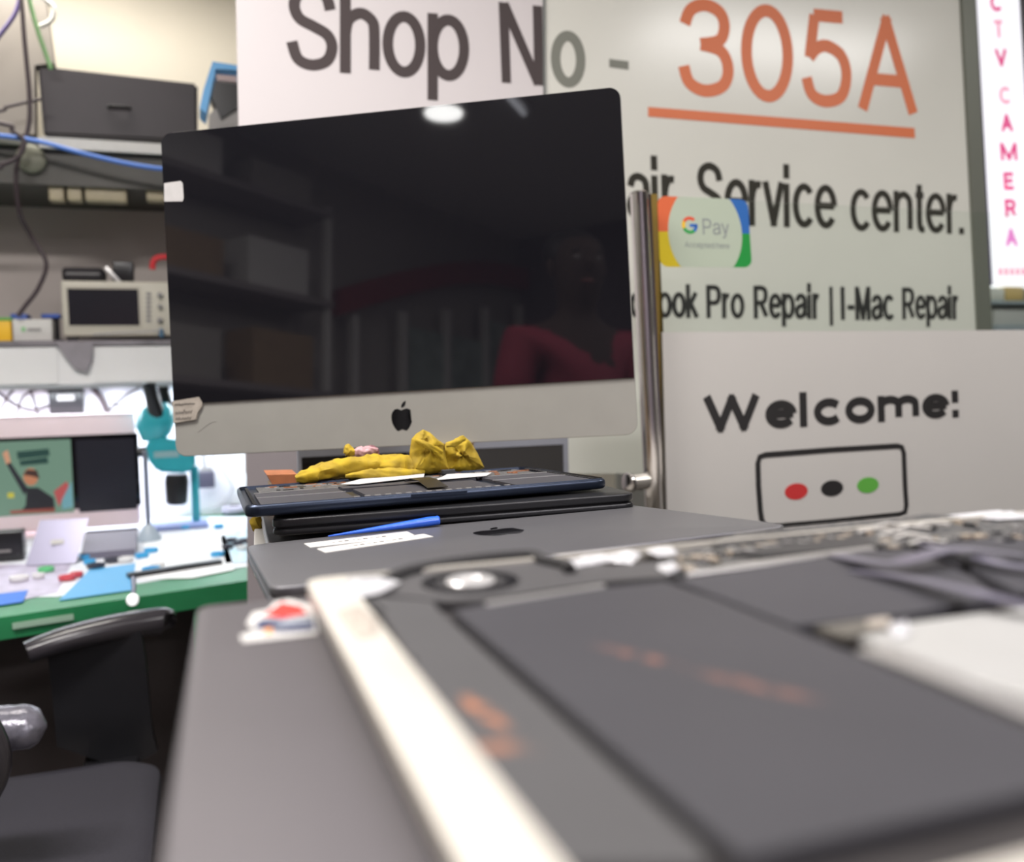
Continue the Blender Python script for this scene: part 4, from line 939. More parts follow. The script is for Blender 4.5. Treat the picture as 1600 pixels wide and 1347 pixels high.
bm = bmesh.new(); p_ = aty(88, 530, 2.950); bx(bm, (p_.x, 2.950, zs+.004), (.04, .05, .008)); obj('base', bm, blackplas, t)
bm = bmesh.new(); bx(bm, (p_.x, 2.960, zs+.040), (.018, .018, .068), bev=.002); obj('column', bm, blackplas, t); 
bm = bmesh.new(); bx(bm, (p_.x-.01, 2.950, zs+.076), (.05, .03, .012), bev=.002); obj('head', bm, MATS['lid_blue'], t)
# hanging rag in front of the cabinet
gr = mat('grey_rag', (0.26, 0.24, 0.26), 0.8, 0, 0.2, 20)
bm = bmesh.new()
P = [aty(x, y, 2.855) for x, y in ((86, 534), (146, 534), (145, 560), (136, 582), (118, 578), (100, 556))]
wallpoly(bm, P, (0, 1, 0), .008); bmesh.ops.bevel(bm, geom=list(bm.edges), offset=.002, segments=2, affect='EDGES')
tag(obj('grey_rag', bm, gr, None, True), 'grey rag hanging over the white cabinet below the oscilloscope', 'rag')
# ------------------------------------------------------------ workbench
ZT = 0.80
f0 = atz(0, 965, ZT); f1 = atz(400, 905, ZT); dx = (f1-f0).normalized()
fl_ = f0-dx*1.2; frr = f0+dx*1.05
bench = thing('workbench', 'green edged workbench along the back wall covered with repair gear', 'workbench', (f0.x, 2.870, 0))
mat_g = mat('green_bench', (0.02, 0.22, 0.08), 0.45, 0, 0.25, 10)
bm = bmesh.new(); prism(bm, [(fl_.x, fl_.y), (frr.x, frr.y), (frr.x, 3.220), (fl_.x, 3.220)], ZT-.045, ZT); obj('bench_top', bm, mat_g, bench)
inn_ = Vector((-dx.y, dx.x, 0))
q0 = f0-dx*1.1+inn_*.10; q1 = atz(290, 921, ZT)+inn_*.03
bm = bmesh.new(); prism(bm, [(q0.x, q0.y+.25), (frr.x, frr.y+.25), (frr.x, frr.y+.27), (q0.x, q0.y+.27)], 0, ZT-.045); obj('back_board', bm, mat('under_bench_board', (0.085, 0.07, 0.07), 0.6, 0, 0.2, 6), bench)
w0 = atz(303, 920, ZT)+inn_*.012; w1 = frr+inn_*.012
bm = bmesh.new(); prism(bm, [(w0.x, w0.y), (w1.x, w1.y), (w1.x, w1.y+.02), (w0.x, w0.y+.02)], ZT-.19, ZT-.045); dr = obj('drawer_front', bm, mat_g, bench)
kc = atz(357, 921, ZT); bm = bmesh.new(); bx(bm, (kc.x, kc.y+.004, ZT-.075), (.03, .02, .015), bev=.003); obj('drawer_pull', bm, ivory, dr, True)
for k, off in enumerate((0.62, -0.7)):
    c_ = f0+dx*off+inn_*.05; bm = bmesh.new(); bx(bm, (c_.x, c_.y, (ZT-.045)/2), (.035, .05, ZT-.045), rz=.27); obj('leg', bm, mat('brown_leg', (0.10, 0.05, 0.045), 0.5), bench)
a = atz(50, 957, ZT); bm = bmesh.new(); bx(bm, (a.x+.02, a.y-.003, ZT-.02), (.11, .003, .012), rz=.27); obj('edge_label', bm, mat('label_grey_green', (0.30, 0.45, 0.34), 0.5), bench)
struct(box('wall_backsplash', (-2.1, 3.222, ZT), (0.38, 3.255, zc), mat('backsplash_white', (0.80, 0.80, 0.84), 0.4, 0, 0.02, 6)))
# bench clutter: mats and sheets lying flat
ci = [0]
def sheet(nm, label, pix, m, h=.002, cat='mat', z=None):
    z = (ZT if z is None else z)+h; bm = bmesh.new(); pp(bm, pix, z, .0007); return tag(obj(nm, bm, m), label, cat)
sheet('bench_cover', 'pale bluish cover sheet spread over most of the green bench', [(-300, 940), (-280, 812), (560, 806), (560, 862), (330, 893), (90, 932)], mat('cover_pale', (0.66, 0.70, 0.78), 0.5, 0, 0, 35, col2=(0.80, 0.81, 0.84)), .0012, 'cover')
sheet('white_mat', 'bright white work mat under the microscope', [(215, 905), (228, 838), (350, 830), (366, 890), (300, 903)], mat('mat_white', (0.82, 0.84, 0.86), 0.5), .003)
sheet('blue_mat', 'pale blue work mat at the left front of the bench', [(92, 938), (140, 890), (212, 880), (205, 922)], mat('mat_blue', (0.06, 0.33, 0.62), 0.5), .003)
sheet('mauve_mat', 'mauve sheet at the left end of the bench', [(-120, 945), (-100, 885), (112, 880), (90, 925), (0, 945)], mat('mat_mauve', (0.52, 0.48, 0.62), 0.5, 0, 0.3, 30), .002)
sheet('blue_cloth', 'deep blue cloth on the bench edge in the left corner', [(-60, 955), (-50, 934), (44, 922), (36, 940)], mat('cloth_blue', (0.05, 0.18, 0.62), 0.7), .004, 'cloth')
sheet('teal_mat', 'teal and white repair mat to the right of the microscope foot', [(352, 880), (345, 838), (398, 820), (520, 800), (520, 870)], mat('mat_teal', (0.30, 0.60, 0.78), 0.5, 0, 0, 60, col2=(0.8, 0.82, 0.85)), .003)
rnd = random.Random(11)
cols = [mat('bit_blue', (0.05, 0.40, 0.75), 0.4), mat('bit_white', (0.8, 0.8, 0.8), 0.4), mat('bit_dark', (0.05, 0.05, 0.07), 0.4), mat('bit_green', (0.15, 0.6, 0.25), 0.4), mat('bit_red', (0.65, 0.08, 0.10), 0.4)]
kinds = [('blue_tray', 'blue'), ('parts_jar', 'white'), ('spare_part', 'black'), ('parts_tray', 'green'), ('marker_cap', 'red')]
spots_ = [(222, 870, 0), (236, 862, 0), (236, 892, 0), (246, 885, 1), (290, 825, 0), (312, 822, 0), (342, 824, 0), (340, 868, 0), (256, 820, 3), (233, 826, 2), (120, 900, 4), (132, 872, 0), (140, 880, 0), (176, 877, 2), (196, 876, 1), (60, 902, 1), (30, 906, 1), (150, 886, 2), (105, 905, 4), (72, 892, 3), (362, 846, 2), (372, 851, 2), (382, 847, 2), (378, 858, 1), (356, 856, 2)]
near = {0: 'among bench clutter', 1: 'on the cluttered bench', 2: 'on the bench', 3: 'on the bench', 4: 'on the mauve sheet'}
sc2 = {'blue_tray': 'tiny blue plastic lid scattered around the bench mats', 'parts_jar': 'tiny white screw dish scattered over the bench', 'spare_part': 'tiny black electronic part scattered over the bench', 'parts_tray': 'tiny green plastic lid scattered over the bench', 'marker_cap': 'tiny red cap lying on the mauve sheet'}
protos = {}
for px, py, c in spots_:
    p_ = atz(px, py, ZT+.005); nm = kinds[c][0]
    bm = bmesh.new(); s_ = rnd.uniform(.014, .022)
    for rad, z0_ in ((s_, 0),):
        rings(bm, [[Vector((r2*math.cos(2*PI*k/12), r2*.7*math.sin(2*PI*k/12), z)) for k in range(12)] for r2, z in ((s_*.9, 0), (s_, .004), (s_*.95, .011), (s_*.75, .011), (s_*.7, .006))])
    o = obj(nm, bm, cols[c], None, True); o.location = (p_.x, p_.y, ZT+.0035)
    tag(o, sc2[nm], 'part', 'small '+kinds[c][1]+' bits scattered on the workbench')
# comb-like flex strip on front edge
bm = bmesh.new(); a = atz(200, 905, ZT); b = atz(345, 882, ZT); 
bx(bm, ((a.x+b.x)/2, (a.y+b.y)/2, ZT+.008), ((b-a).length, .022, .010), rz=math.atan2(b.y-a.y, b.x-a.x))
tstrip = tag(obj('rail_body', bm, blackplas), 'black strip of tools lying along the bench front before the microscope', 'tool strip'); tstrip.name = 'tool_strip'
# mouse and dark adapter
t = thing('computer_mouse', 'small grey computer mouse on the bench right of the microscope', 'mouse', atz(357, 800, ZT))
p_ = Vector((-.02+.12, 3.170, ZT)); bm = bmesh.new(); slab(bm, .09, .055, .026, roundprof(0.002, .034, .016), Matrix.Translation(p_)); obj('shell', bm, mat('mouse_grey', (0.30, 0.29, 0.36), 0.4), t, True)
bm = bmesh.new(); bx(bm, p_+Vector((0, 0, .034)), (.03, .008, .006), bev=.001); obj('scroll_wheel', bm, blackrub, t, True)
# all-in-one with lit screen on the bench
YM = 3.010
pk = mat('pink_aluminium', (0.80, 0.66, 0.68), 0.4, 0.1, 0.02)
am = thing('desktop_computer', 'pale pink all-in-one computer with its screen on, standing on the workbench', 'computer', (aty(60, 835, YM).x, YM, ZT))
a = aty(-135, 655, YM); b = aty(220, 833, YM); b.z = max(b.z, ZT+.014)
box('housing', (a.x, YM, b.z), (b.x, YM+.022, a.z), pk, am, 0.006)
def scr(nm, q, col, es=0.9, off=.0025, par=am):
    m = mat('screen_'+nm, (0.01, 0.01, 0.01), 0.25, emit=col, es=es)
    return bxp(nm, *q, YM-off, .0012, m, par)
box('screen_glass', (aty(-128, 690, YM).x, YM-.001, aty(0, 803, YM).z), (aty(216, 690, YM).x, YM+.0005, aty(0, 685, YM).z), gloss, am)
disp = scr('picture_window', (-60, 693, 116, 800), (0.16, 0.27, 0.20)); scr('dark_window', (118, 688, 215, 795), (0.008, 0.008, 0.014))
bm = bmesh.new(); ell(bm, aty(48, 745, YM-.004), (.020, 0, 0), (0, 0, .026), FR, .0006); obj('picture_face', bm, mat('scr_skin', (.01, .01, .01), .4, emit=(0.50, 0.20, 0.10), es=.9), disp)
for nm, P, c in (('picture_torso', [(40, 790), (42, 762), (60, 762), (84, 778), (86, 797), (34, 797)], (0.01, 0.01, 0.015)), ('picture_arm', [(10, 725), (16, 722), (44, 764), (38, 774)], (0.012, 0.012, 0.02)), ('picture_hand', [(4, 708), (12, 703), (17, 722), (10, 726)], (0.60, 0.30, 0.18)),
                 ('picture_hair', [(36, 742), (42, 734), (58, 735), (62, 748), (50, 744)], (0.05, 0.02, 0.015)), ('picture_desk', [(16, 798), (86, 793), (86, 800), (16, 803)], (0.30, 0.08, 0.06)), ('picture_red', [(84, 768), (104, 752), (108, 760), (92, 792)], (0.45, 0.08, 0.08)), ('picture_teal', [(96, 780), (112, 752), (114, 792), (98, 796)], (0.15, 0.35, 0.40)),
                 ('picture_words', [(26, 706), (76, 701), (78, 712), (28, 718)], (0.008, 0.05, 0.04)), ('picture_words', [(30, 720), (74, 714), (76, 724), (32, 728)], (0.008, 0.05, 0.04)), ('picture_yellow', [(12, 770), (22, 770), (22, 778), (12, 778)], (0.55, 0.50, 0.05))):
    bm = bmesh.new(); wallpoly(bm, [aty(x, y, YM-.0042) for x, y in P], FR, .0006); obj(nm, bm, mat('scr_'+nm, (.01, .01, .01), .4, emit=c, es=.9), disp)
mx_ = aty(70, 835, YM).x
bm = bmesh.new(); bx(bm, (mx_, YM+.06, ZT+.06), (.13, .006, .13), rx=-.5); obj('stand_neck', bm, pk, am)
bm = bmesh.new(); bx(bm, (mx_, YM+.04, ZT+.0035), (.14, .14, .006), bev=.002); obj('stand_foot', bm, pk, am)
# cables and adapter box against the backsplash
bm = bmesh.new(); c_ = aty(103, 626, 3.170); bx(bm, (c_.x, 3.195, c_.z), (.10, .05, .085), bev=.004)
t = thing('power_adapter', 'black power adapter fixed under the white cabinet above the pink computer', 'adapter', c_); obj('adapter_body', bm, blackplas, t, True)
bm = bmesh.new(); bx(bm, (c_.x, 3.169, c_.z+.01), (.05, .003, .02)); obj('adapter_label', bm, MATS['button_grey'], t)
tg = [([(-10, 606), (20, 630), (50, 640), (82, 632)], .005), ([(0, 640), (20, 610), (44, 604), (60, 650)], .004), ([(26, 650), (36, 620), (62, 608), (84, 615)], .004), ([(144, 604), (160, 625), (172, 655)], .010), ([(172, 640), (196, 618), (225, 602)], .004), ([(176, 630), (205, 640), (240, 628)], .003)]
labs = ['black cable looping left of the power adapter under the cabinet', 'thin black cable arched at the left edge under the cabinet', 'black cable entering the left side of the power adapter', 'thick black cable slanting down right of the power adapter', 'thin grey cable rising to the white cabinet left of the microscope', 'thin grey cable drooping behind the microscope eyepiece']
for (P, r_), lb_ in zip(tg, labs): cable('dark_cable', lb_, [(x, y, 3.200) for x, y in P], r_, MATS['cable_dark'])
cable('grey_cable', 'pale grey cable curling on the white wall right of the microscope', [(325, 700, 3.200), (345, 730, 3.200), (362, 760, 3.200), (350, 785, 3.200), (330, 795, 3.200)], .004, mat('cable_grey', (0.55, 0.54, 0.58), 0.5))
cable('grey_cable', 'dark grey lead coming down into the plug box right of the microscope', [(322, 690, 3.170), (318, 715, 3.170), (322, 742, 3.160)], .005, MATS['button_grey'])
t = thing('plug_box', 'dark plug box on the white wall right of the microscope', 'plug', aty(322, 752, 3.150)); bxp('plug_body', 308, 738, 336, 762, 3.150, .06, mat('plug_dark', (0.10, 0.09, 0.13), 0.4), t, .004); bxp('plug_cap', 312, 732, 332, 739, 3.155, .04, MATS['button_grey'], t, .002)
# laptop stand under the screen, silver
ls = thing('open_small_laptop', 'silver laptop propped upright on the bench below the pink computer', 'laptop', atz(85, 880, ZT))
bm = bmesh.new(); P = [atz(40, 884, ZT+.004), atz(118, 880, ZT+.004)]; up_ = Vector((0.03, .05, .105))
rings(bm, [[p, p+Vector((0, .006, 0)), p+Vector((0, .006, 0))+up_, p+up_] for p in P]); so = obj('screen_lid', bm, mat('violet_silver', (0.40, 0.39, 0.52), 0.3, 0.4), ls)
bm = bmesh.new(); mid = (P[0]+P[1])/2+up_*.5; bx(bm, mid+Vector((0, -.004, 0)), (.03, .003, .012), rx=-.45); obj('lid_mark', bm, paper, so)
bm = bmesh.new(); prism(bm, [P[0]+Vector((0, .006, 0)), P[1]+Vector((0, .006, 0)), P[1]+Vector((0.02, .10, 0)), P[0]+Vector((0.02, .10, 0))], ZT+.0025, ZT+.012); obj('keyboard_base', bm, silver, ls)
t = thing('black_router', 'low black device on the bench at the left edge below the pink computer', 'device', atz(10, 880, ZT))
a = atz(-60, 885, ZT); b = atz(34, 880, ZT)
bm = bmesh.new(); bx(bm, ((a.x+b.x)/2, a.y+.03, ZT+.042), (b.x-a.x, .05, .076), rz=.0, bev=.004); obj('device_body', bm, blackplas, t, True)
bm = bmesh.new(); bx(bm, ((a.x+b.x)/2, a.y+.004, ZT+.03), ((b.x-a.x)*.6, .003, .006)); obj('vent', bm, MATS['button_grey'], t)
t = thing('grey_console', 'dark grey sloping console on the bench between the silver laptop and microscope', 'console', atz(170, 870, ZT))
a = atz(128, 876, ZT); b = atz(212, 868, ZT)
bm = bmesh.new(); rings(bm, [[Vector((x, a.y, ZT+.001)), Vector((x, a.y, ZT+.02)), Vector((x, a.y+.10, ZT+.055)), Vector((x, a.y+.12, ZT+.055)), Vector((x, a.y+.12, ZT+.001))] for x in (a.x, b.x)]); obj('console_body', bm, mat('console_grey', (0.16, 0.15, 0.20), 0.4), t)
bm = bmesh.new(); bx(bm, ((a.x+b.x)/2, a.y+.125, ZT+.050), (b.x-a.x, .03, .012)); obj('rear_bar', bm, blackplas, t)
# microscope
teal = mat('teal_enamel', (0.03, 0.36, 0.42), 0.3, 0, 0.05, coat=0.3)
ms = thing('microscope', 'teal stereo microscope with black eyepieces standing on the workbench', 'microscope', atz(270, 800, ZT))
YX = 2.970
def mp_(x, y, dy=0): return aty(x, y, YX+dy)
def cone(nm, pts, rad, m, n=24):
    bm = bmesh.new(); tube(bm, pts, rad, n); return obj(nm, bm, m, ms, True)
zf = ZT+.004
cone('head', [mp_(238, 690), mp_(240, 672), mp_(244, 655), mp_(246, 640), mp_(245, 630)], [.030, .052, .056, .050, .030], teal)
cone('eyepiece', [mp_(245, 648, -.03), mp_(238, 622, -.05), mp_(232, 600, -.06)], [.026, .021, .019], blackplas)
cone('eyepiece', [mp_(262, 644, .03), mp_(258, 620, .02), mp_(254, 602, .01)], [.022, .018, .016], blackplas)
bm = bmesh.new(); wallpoly(bm, [mp_(228, 690, -.04), mp_(240, 682, -.04), mp_(280, 688, -.04), mp_(304, 700, -.04), mp_(306, 730, -.04), mp_(292, 740, -.04), mp_(246, 738, -.04), mp_(229, 716, -.04)], (0, 1, 0), .08)
bmesh.ops.bevel(bm, geom=list(bm.edges), offset=.008, segments=3, affect='EDGES'); obj('body', bm, teal, ms, True)
bxp('name_plate', 240, 706, 280, 714, YX-.042, .004, mat('plate_grey', (0.25, 0.40, 0.42), 0.4), ms)
cone('objective', [mp_(276, 741), mp_(276, 752), mp_(276, 785), mp_(276, 788)], [.032, .036, .032, .026], blackplas)
cone('column', [mp_(303, 728, .03), Vector((mp_(303, 728, .03).x, YX+.03, zf+.012))], [.013, .013], teal, 16)
bm = bmesh.new(); bx(bm, (mp_(280, 800).x, YX+.02, zf+.005), (.17, .14, .012), bev=.004); obj('base', bm, mat('base_blue', (0.25, 0.32, 0.62), 0.4), ms, True)
c_ = mp_(229, 706, -.01); bm = bmesh.new(); tube(bm, [c_, c_+Vector((-.025, 0, 0))], .016, 16); obj('focus_knob', bm, blackplas, ms, True)
# thin lamp stand beside it
t = thing('lamp_stand', 'thin grey rod stand on the bench between the pink computer and microscope', 'stand', atz(228, 810, ZT))
p_ = aty(228, 740, 2.76); bm = bmesh.new(); tube(bm, [Vector((p_.x, 2.76, ZT+.004)), Vector((p_.x, 2.76, aty(228, 705, 2.76).z))], .007, 12); obj('rod', bm, mat('rod_grey', (0.22, 0.24, 0.30), 0.4, 0.5), t, True)
bm = bmesh.new(); tube(bm, [Vector((p_.x, 2.76, ZT+.0032)), Vector((p_.x, 2.76, ZT+.010)), Vector((p_.x, 2.76, ZT+.05))], [.034, .034, .010], 20); obj('foot', bm, mat('foot_glass', (0.42, 0.50, 0.58), 0.3), t, True)
# white round clip hanging on the front edge
t = thing('clip_lamp', 'small white round lamp clipped to the green bench edge', 'lamp', atz(207, 930, ZT))
c_ = atz(205, 938, ZT-.03); c_ = f0+dx*((Vector((c_.x, c_.y, 0))-Vector((f0.x, f0.y, 0))).dot(dx)); c_.z = 0
bm = bmesh.new(); q_ = aty(207, 938, c_.y-.035); tube(bm, [q_+Vector((0, .012, 0)), q_, q_+Vector((0, -.008, 0))], [.012, .0125, .009], 16); obj('lamp_disc', bm, mat('lamp_disc', (0.95, 0.95, 0.95), 0.4, emit=(1, 1, 1), es=.6), t, True)
bm = bmesh.new(); tube(bm, [q_+Vector((0, .012, .002)), q_+Vector((0.002, .03, .02)), aty(208, 902, c_.y+.01)], .005, 10); obj('clip_arm', bm, MATS['rod_grey'], t, True)
box('lamp_housing', (-1.0, 2.950, zc-.012), (0.38, 3.070, zc-.001), white, thing('bench_light', 'slim light bar under the white cabinet lighting the bench', 'light', (-.4, 3.010, zc-.02)))

# ------------------------------------------------------------ chair
mesh_b = mat('chair_mesh', (0.014, 0.013, 0.020), 0.75, 0, 0, 500, col2=(0.028, 0.026, 0.038), bump=.4)
def armrest(par, x0, z0, x1, z1, y0_, y1_, wd=.075, post=None):
    pts = [Vector((x0, y0_, z0)), Vector((x0+(x1-x0)*.25, y0_+(y1_-y0_)*.25, z0+(z1-z0)*.85)), Vector((x0+(x1-x0)*.6, y0_+(y1_-y0_)*.6, z0+(z1-z0)*1.25)), Vector((x1-.012, y1_, z1)), Vector((x1, y1_, z1-.004))]
    pts = spline(pts, 6); rs = []; n = len(pts)
    for i, p in enumerate(pts):
        u = i/(n-1); hh = .020+.010*u; wv = wd/2*(.35+.65*math.sin(PI*min(1, .12+u*.86))**.5)
        if i == n-1: hh *= .6
        d = (pts[min(i+1, n-1)]-pts[max(i-1, 0)]).normalized(); s_ = d.cross(Vector((0, 0, 1))).normalized(); v_ = s_.cross(d)
        rs.append([p+s_*wv*math.cos(2*PI*k/16)+v_*hh*(abs(math.sin(2*PI*k/16))**.7)*(1 if math.sin(2*PI*k/16) > 0 else -1) for k in range(16)])
    bm = bmesh.new(); rings(bm, rs); return obj('armrest', bm, mat('black_polyurethane', (0.03, 0.027, 0.032), 0.22), par, True)
ch = thing('office_chair', 'black office chair with mesh seat and curved armrest beside the laptops', 'chair', (-0.35, 1.72, 0))
bm = bmesh.new(); pts = rr(.62, .50, .09, 8); rs = []
for z, ins in ((.515, .03), (.522, .008), (.535, 0), (.550, .004), (.558, .016), (.560, .04)):
    rs.append([Vector((-0.40+x*(1-ins/.31), 1.52+y*(1-ins/.25), z+.012*math.cos(y*5))) for x, y in pts])
rings(bm, rs); obj('seat', bm, mesh_b, ch, True)
A0 = atz(42, 1020, .755); A1 = atz(256, 970, .770)
armrest(ch, A0.x, .755, A1.x, .770, A0.y, A1.y)
YA = (A0.y+A1.y)/2
P0 = aty(145, 1010, YA); P1 = aty(222, 1010, YA)
bm = bmesh.new(); rings(bm, [[Vector((x, YA-.015, z)), Vector((x2, YA-.015, z)), Vector((x2, YA+.015, z)), Vector((x, YA+.015, z))] for x, x2, z in ((P0.x-.08, P1.x, .765), (P0.x-.075, P1.x+.006, .71), (P0.x-.07, P1.x+.012, .56), (P0.x+.002, P1.x+.02, .52), (P0.x+.005, P1.x-.025, .50))]); obj('arm_post', bm, blackplas, ch)
bm = bmesh.new(); bx(bm, ((P0.x+P1.x)/2-.02, YA-.09, .508), (.10, .24, .02), bev=.004); obj('arm_bracket', bm, blackplas, ch, True)
bm = bmesh.new(); tube(bm, [(-.42, 1.70, .515), (-.42, 1.70, .38), (-.42, 1.70, .37), (-.42, 1.70, .12)], [.05, .05, .028, .028], 16); obj('gas_lift', bm, blackplas, ch, True)
for k in range(5):
    a = 2*PI*k/5+.3; e = Vector((-.42+.29*math.cos(a), 1.70+.29*math.sin(a), .075)); bm = bmesh.new(); tube(bm, [Vector((-.42, 1.70, .11)), (Vector((-.42, 1.70, .12))+e)/2, e], [.028, .022, .016], 10); lg = obj('base_leg', bm, MATS['label_grey_green'] if False else mat('grey_base', (0.30, 0.28, 0.28), 0.4), ch, True)
    bm = bmesh.new(); tube(bm, [e+Vector((-.012, 0, -.046)), e+Vector((.012, 0, -.046))], .028, 16); obj('caster', bm, blackrub, lg, True)
bm = bmesh.new(); rs = [[Vector((x, 1.70+y, z)) for x, y in ((xx-.02, -.21+i_), (xx+.02, -.21+i_), (xx+.02, .21-i_), (xx-.02, .21-i_))] for z, xx, i_ in ((.48, -.77, .03), (.62, -.80, 0), (.80, -.83, 0), (1.0, -.88, .02), (1.05, -.90, .05))]
rings(bm, rs); bmesh.ops.bevel(bm, geom=list(bm.edges), offset=.01, segments=2, affect='EDGES'); obj('backrest', bm, mesh_b, ch, True)
bm = bmesh.new(); bx(bm, (-.73, 1.70, .45), (.14, .08, .02)); obj('back_bracket', bm, blackplas, ch)
# second chair at the very left edge
c2 = thing('office_chair', 'second chair at the left edge with a shiny crinkled armrest and black back', 'chair', (-0.75, 1.35, 0))
E0 = atz(-110, 1122, .79); E1 = atz(72, 1112, .79)
bm = bmesh.new(); rs = []; n = 14
for i in range(n+1):
    u = i/n; p = E0.lerp(E1, u)+Vector((0, 0, -.02)); k_ = (1-max(0, (u-.8)/.2)**2)**.5 if u > .8 else 1; k_ = max(k_, .12)
    rs.append([p+Vector((0, .042*k_*math.cos(2*PI*k/20), .030*k_*math.sin(2*PI*k/20)))*(1+.05*noise.noise(Vector((u*20, k*.9, 3)))) if False else p+Vector((0, .042*k_*math.cos(2*PI*k/20)*(1+.07*noise.noise(Vector((u*14, k*.8, 3)))), .030*k_*math.sin(2*PI*k/20)*(1+.12*noise.noise(Vector((u*14, k*.8, 7)))))) for k in range(20)])
rings(bm, rs); obj('armrest', bm, mat('shiny_vinyl', (0.17, 0.165, 0.20), 0.22, 0.3, 0.4, 60, bump=1.0), c2, True)['label'] = 'shiny crinkled armrest'
bm = bmesh.new(); bx(bm, (E0.x+.0, E0.y, .58), (.04, .04, .36)); obj('arm_post', bm, blackplas, c2)
sx = E0.x-.2; 
bm = bmesh.new(); slab(bm, .44, .42, .08, roundprof(.40, .47, .02), Matrix.Translation((sx-.04, E0.y-.25, 0))); obj('seat', bm, mesh_b, c2, True)
bm = bmesh.new(); bx(bm, (E0.x+.0, E0.y-.04, .41), (.12, .10, .02)); obj('arm_bracket', bm, blackplas, c2)
g0_ = aty(-24, 1010, 1.22); bm = bmesh.new()
tube(bm, spline([(g0_.x-.25, 1.22, .50), (g0_.x-.14, 1.22, .66), (g0_.x-.02, 1.22, .76), (g0_.x-.02, 1.22, .84), (g0_.x-.10, 1.22, .95)], 6), .03, 14); obj('backrest', bm, mat('black_polyurethane', (0.03, 0.027, 0.032), 0.22), c2, True)
bm = bmesh.new(); tube(bm, [(sx-.04, E0.y-.25, .40), (sx-.04, E0.y-.25, .06), (sx-.04, E0.y-.25, 0.0)], [.03, .03, .20], 20); obj('pedestal', bm, MATS['grey_base'], c2, True)
# things on the floor
t = thing('plastic_bag', 'crumpled clear grey plastic bag on the floor behind the chair post', 'bag', aty(125, 1155, 2.2))
fp = atz(125, 1150, .12); bm = bmesh.new(); rs = []
for z, r_ in ((0, .05), (.02, .085), (.07, .08), (.12, .045), (.16, .02)):
    rs.append([Vector((fp.x+r_*math.cos(2*PI*k/16)*(1+.3*noise.noise(Vector((k, z*30, 1)))), fp.y+r_*math.sin(2*PI*k/16)*(1+.3*noise.noise(Vector((k, z*30, 5)))), z+.001)) for k in range(16)])
rings(bm, rs); obj('bag_body', bm, mat('grey_film', (0.38, 0.37, 0.36), 0.25, 0, 0.2), t, False)
bm = bmesh.new(); fq = atz(212, 1152, .06); bx(bm, (fq.x, fq.y, .05), (.09, .16, .10), rz=.5, bev=.002); t = thing('white_carton', 'small white carton on the floor under the bench right of the chair post', 'box', (fq.x, fq.y, 0)); obj('carton_body', bm, paper, t)
bm = bmesh.new(); bx(bm, (fq.x, fq.y, .1005), (.03, .161, .001), rz=.5); obj('packing_tape', bm, MATS['packing_tape'], t)

# ------------------------------------------------------------ right background: lit sign and clutter
YC3 = 2.75
t = thing('camera_shop_sign', 'tall lit white sign with CCTV CAMERA in pink letters down its face', 'sign', aty(1570, 445, YC3))
gs = mat('lit_sign_face', (0.8, 0.8, 0.85), 0.4, emit=(0.96, 0.95, 1), es=1.0)
bm = bmesh.new(); wallpoly(bm, [aty(1517, -140, YC3), aty(1585, -140, YC3), aty(1640, 448, YC3), aty(1549, 444, YC3)], (0, 1, 0), .10); obj('light_box', bm, gs, t)
bm = bmesh.new(); wallpoly(bm, [aty(1513, -140, YC3-.004), aty(1518, -140, YC3-.004), aty(1551, 446, YC3-.004), aty(1547, 446, YC3-.004)], (0, 1, 0), .11); obj('side_edge', bm, mat('violet_edge', (0.20, 0.18, 0.36), 0.4), t)
bm = bmesh.new(); wallpoly(bm, [aty(1585, -140, YC3-.004), aty(1760, -140, YC3-.004), aty(1760, 200, YC3-.004), aty(1606, 200, YC3-.004)], (0, 1, 0), .08); obj('grey_flank', bm, mat('flank_grey', (0.40, 0.39, 0.42), 0.4), t)
pinkl = mat('pink_letter', (0.75, 0.06, 0.22), 0.4, emit=(0.80, 0.10, 0.30), es=.75); pinkm = mat('magenta_letter', (0.8, 0.2, 0.6), 0.4, emit=(0.85, 0.25, 0.65), es=.8); pinkp = mat('pale_pink_letter', (0.85, 0.4, 0.5), 0.4, emit=(0.90, 0.42, 0.55), es=.85)
for c, x, y, m in (('C', 1551, -34, pinkl), ('C', 1556, 4, pinkl), ('T', 1560, 45, pinkp), ('V', 1564, 90, pinkl), ('C', 1570, 149, pinkp), ('A', 1573, 192, pinkl), ('M', 1576, 237, pinkl), ('E', 1577, 283, pinkl), ('R', 1579, 325, pinkl), ('A', 1580, 371, pinkm)):
    hw, hh = (13 if c == 'M' else 9), 14
    word('letter', c, [(x-hw-1, y-hh), (x+hw-1, y-hh), (x+hw+1, y+hh), (x-hw+1, y+hh)], YC3, m, t, .30)
for k in range(6): bm = bmesh.new(); wallpoly(bm, [aty(1560+k*9, 419, YC3), aty(1566+k*9, 419, YC3), aty(1566+k*9, 430, YC3), aty(1560+k*9, 430, YC3)], FR, .001); obj('digit_mark', bm, pinkp, t)
t = thing('goods_shelf', 'cluttered shelf with pale boxes below the lit pink lettered sign', 'shelf', aty(1580, 520, 2.9))
bxp('shelf_board', 1556, 508, 1800, 516, 2.78, .18, mat('shelf_pale', (0.45, 0.55, 0.58), 0.3), t)
bxp('shelf_back', 1540, 440, 1800, 560, 2.96, .015, mat('shelf_back_grey', (0.36, 0.37, 0.33), 0.6), t)
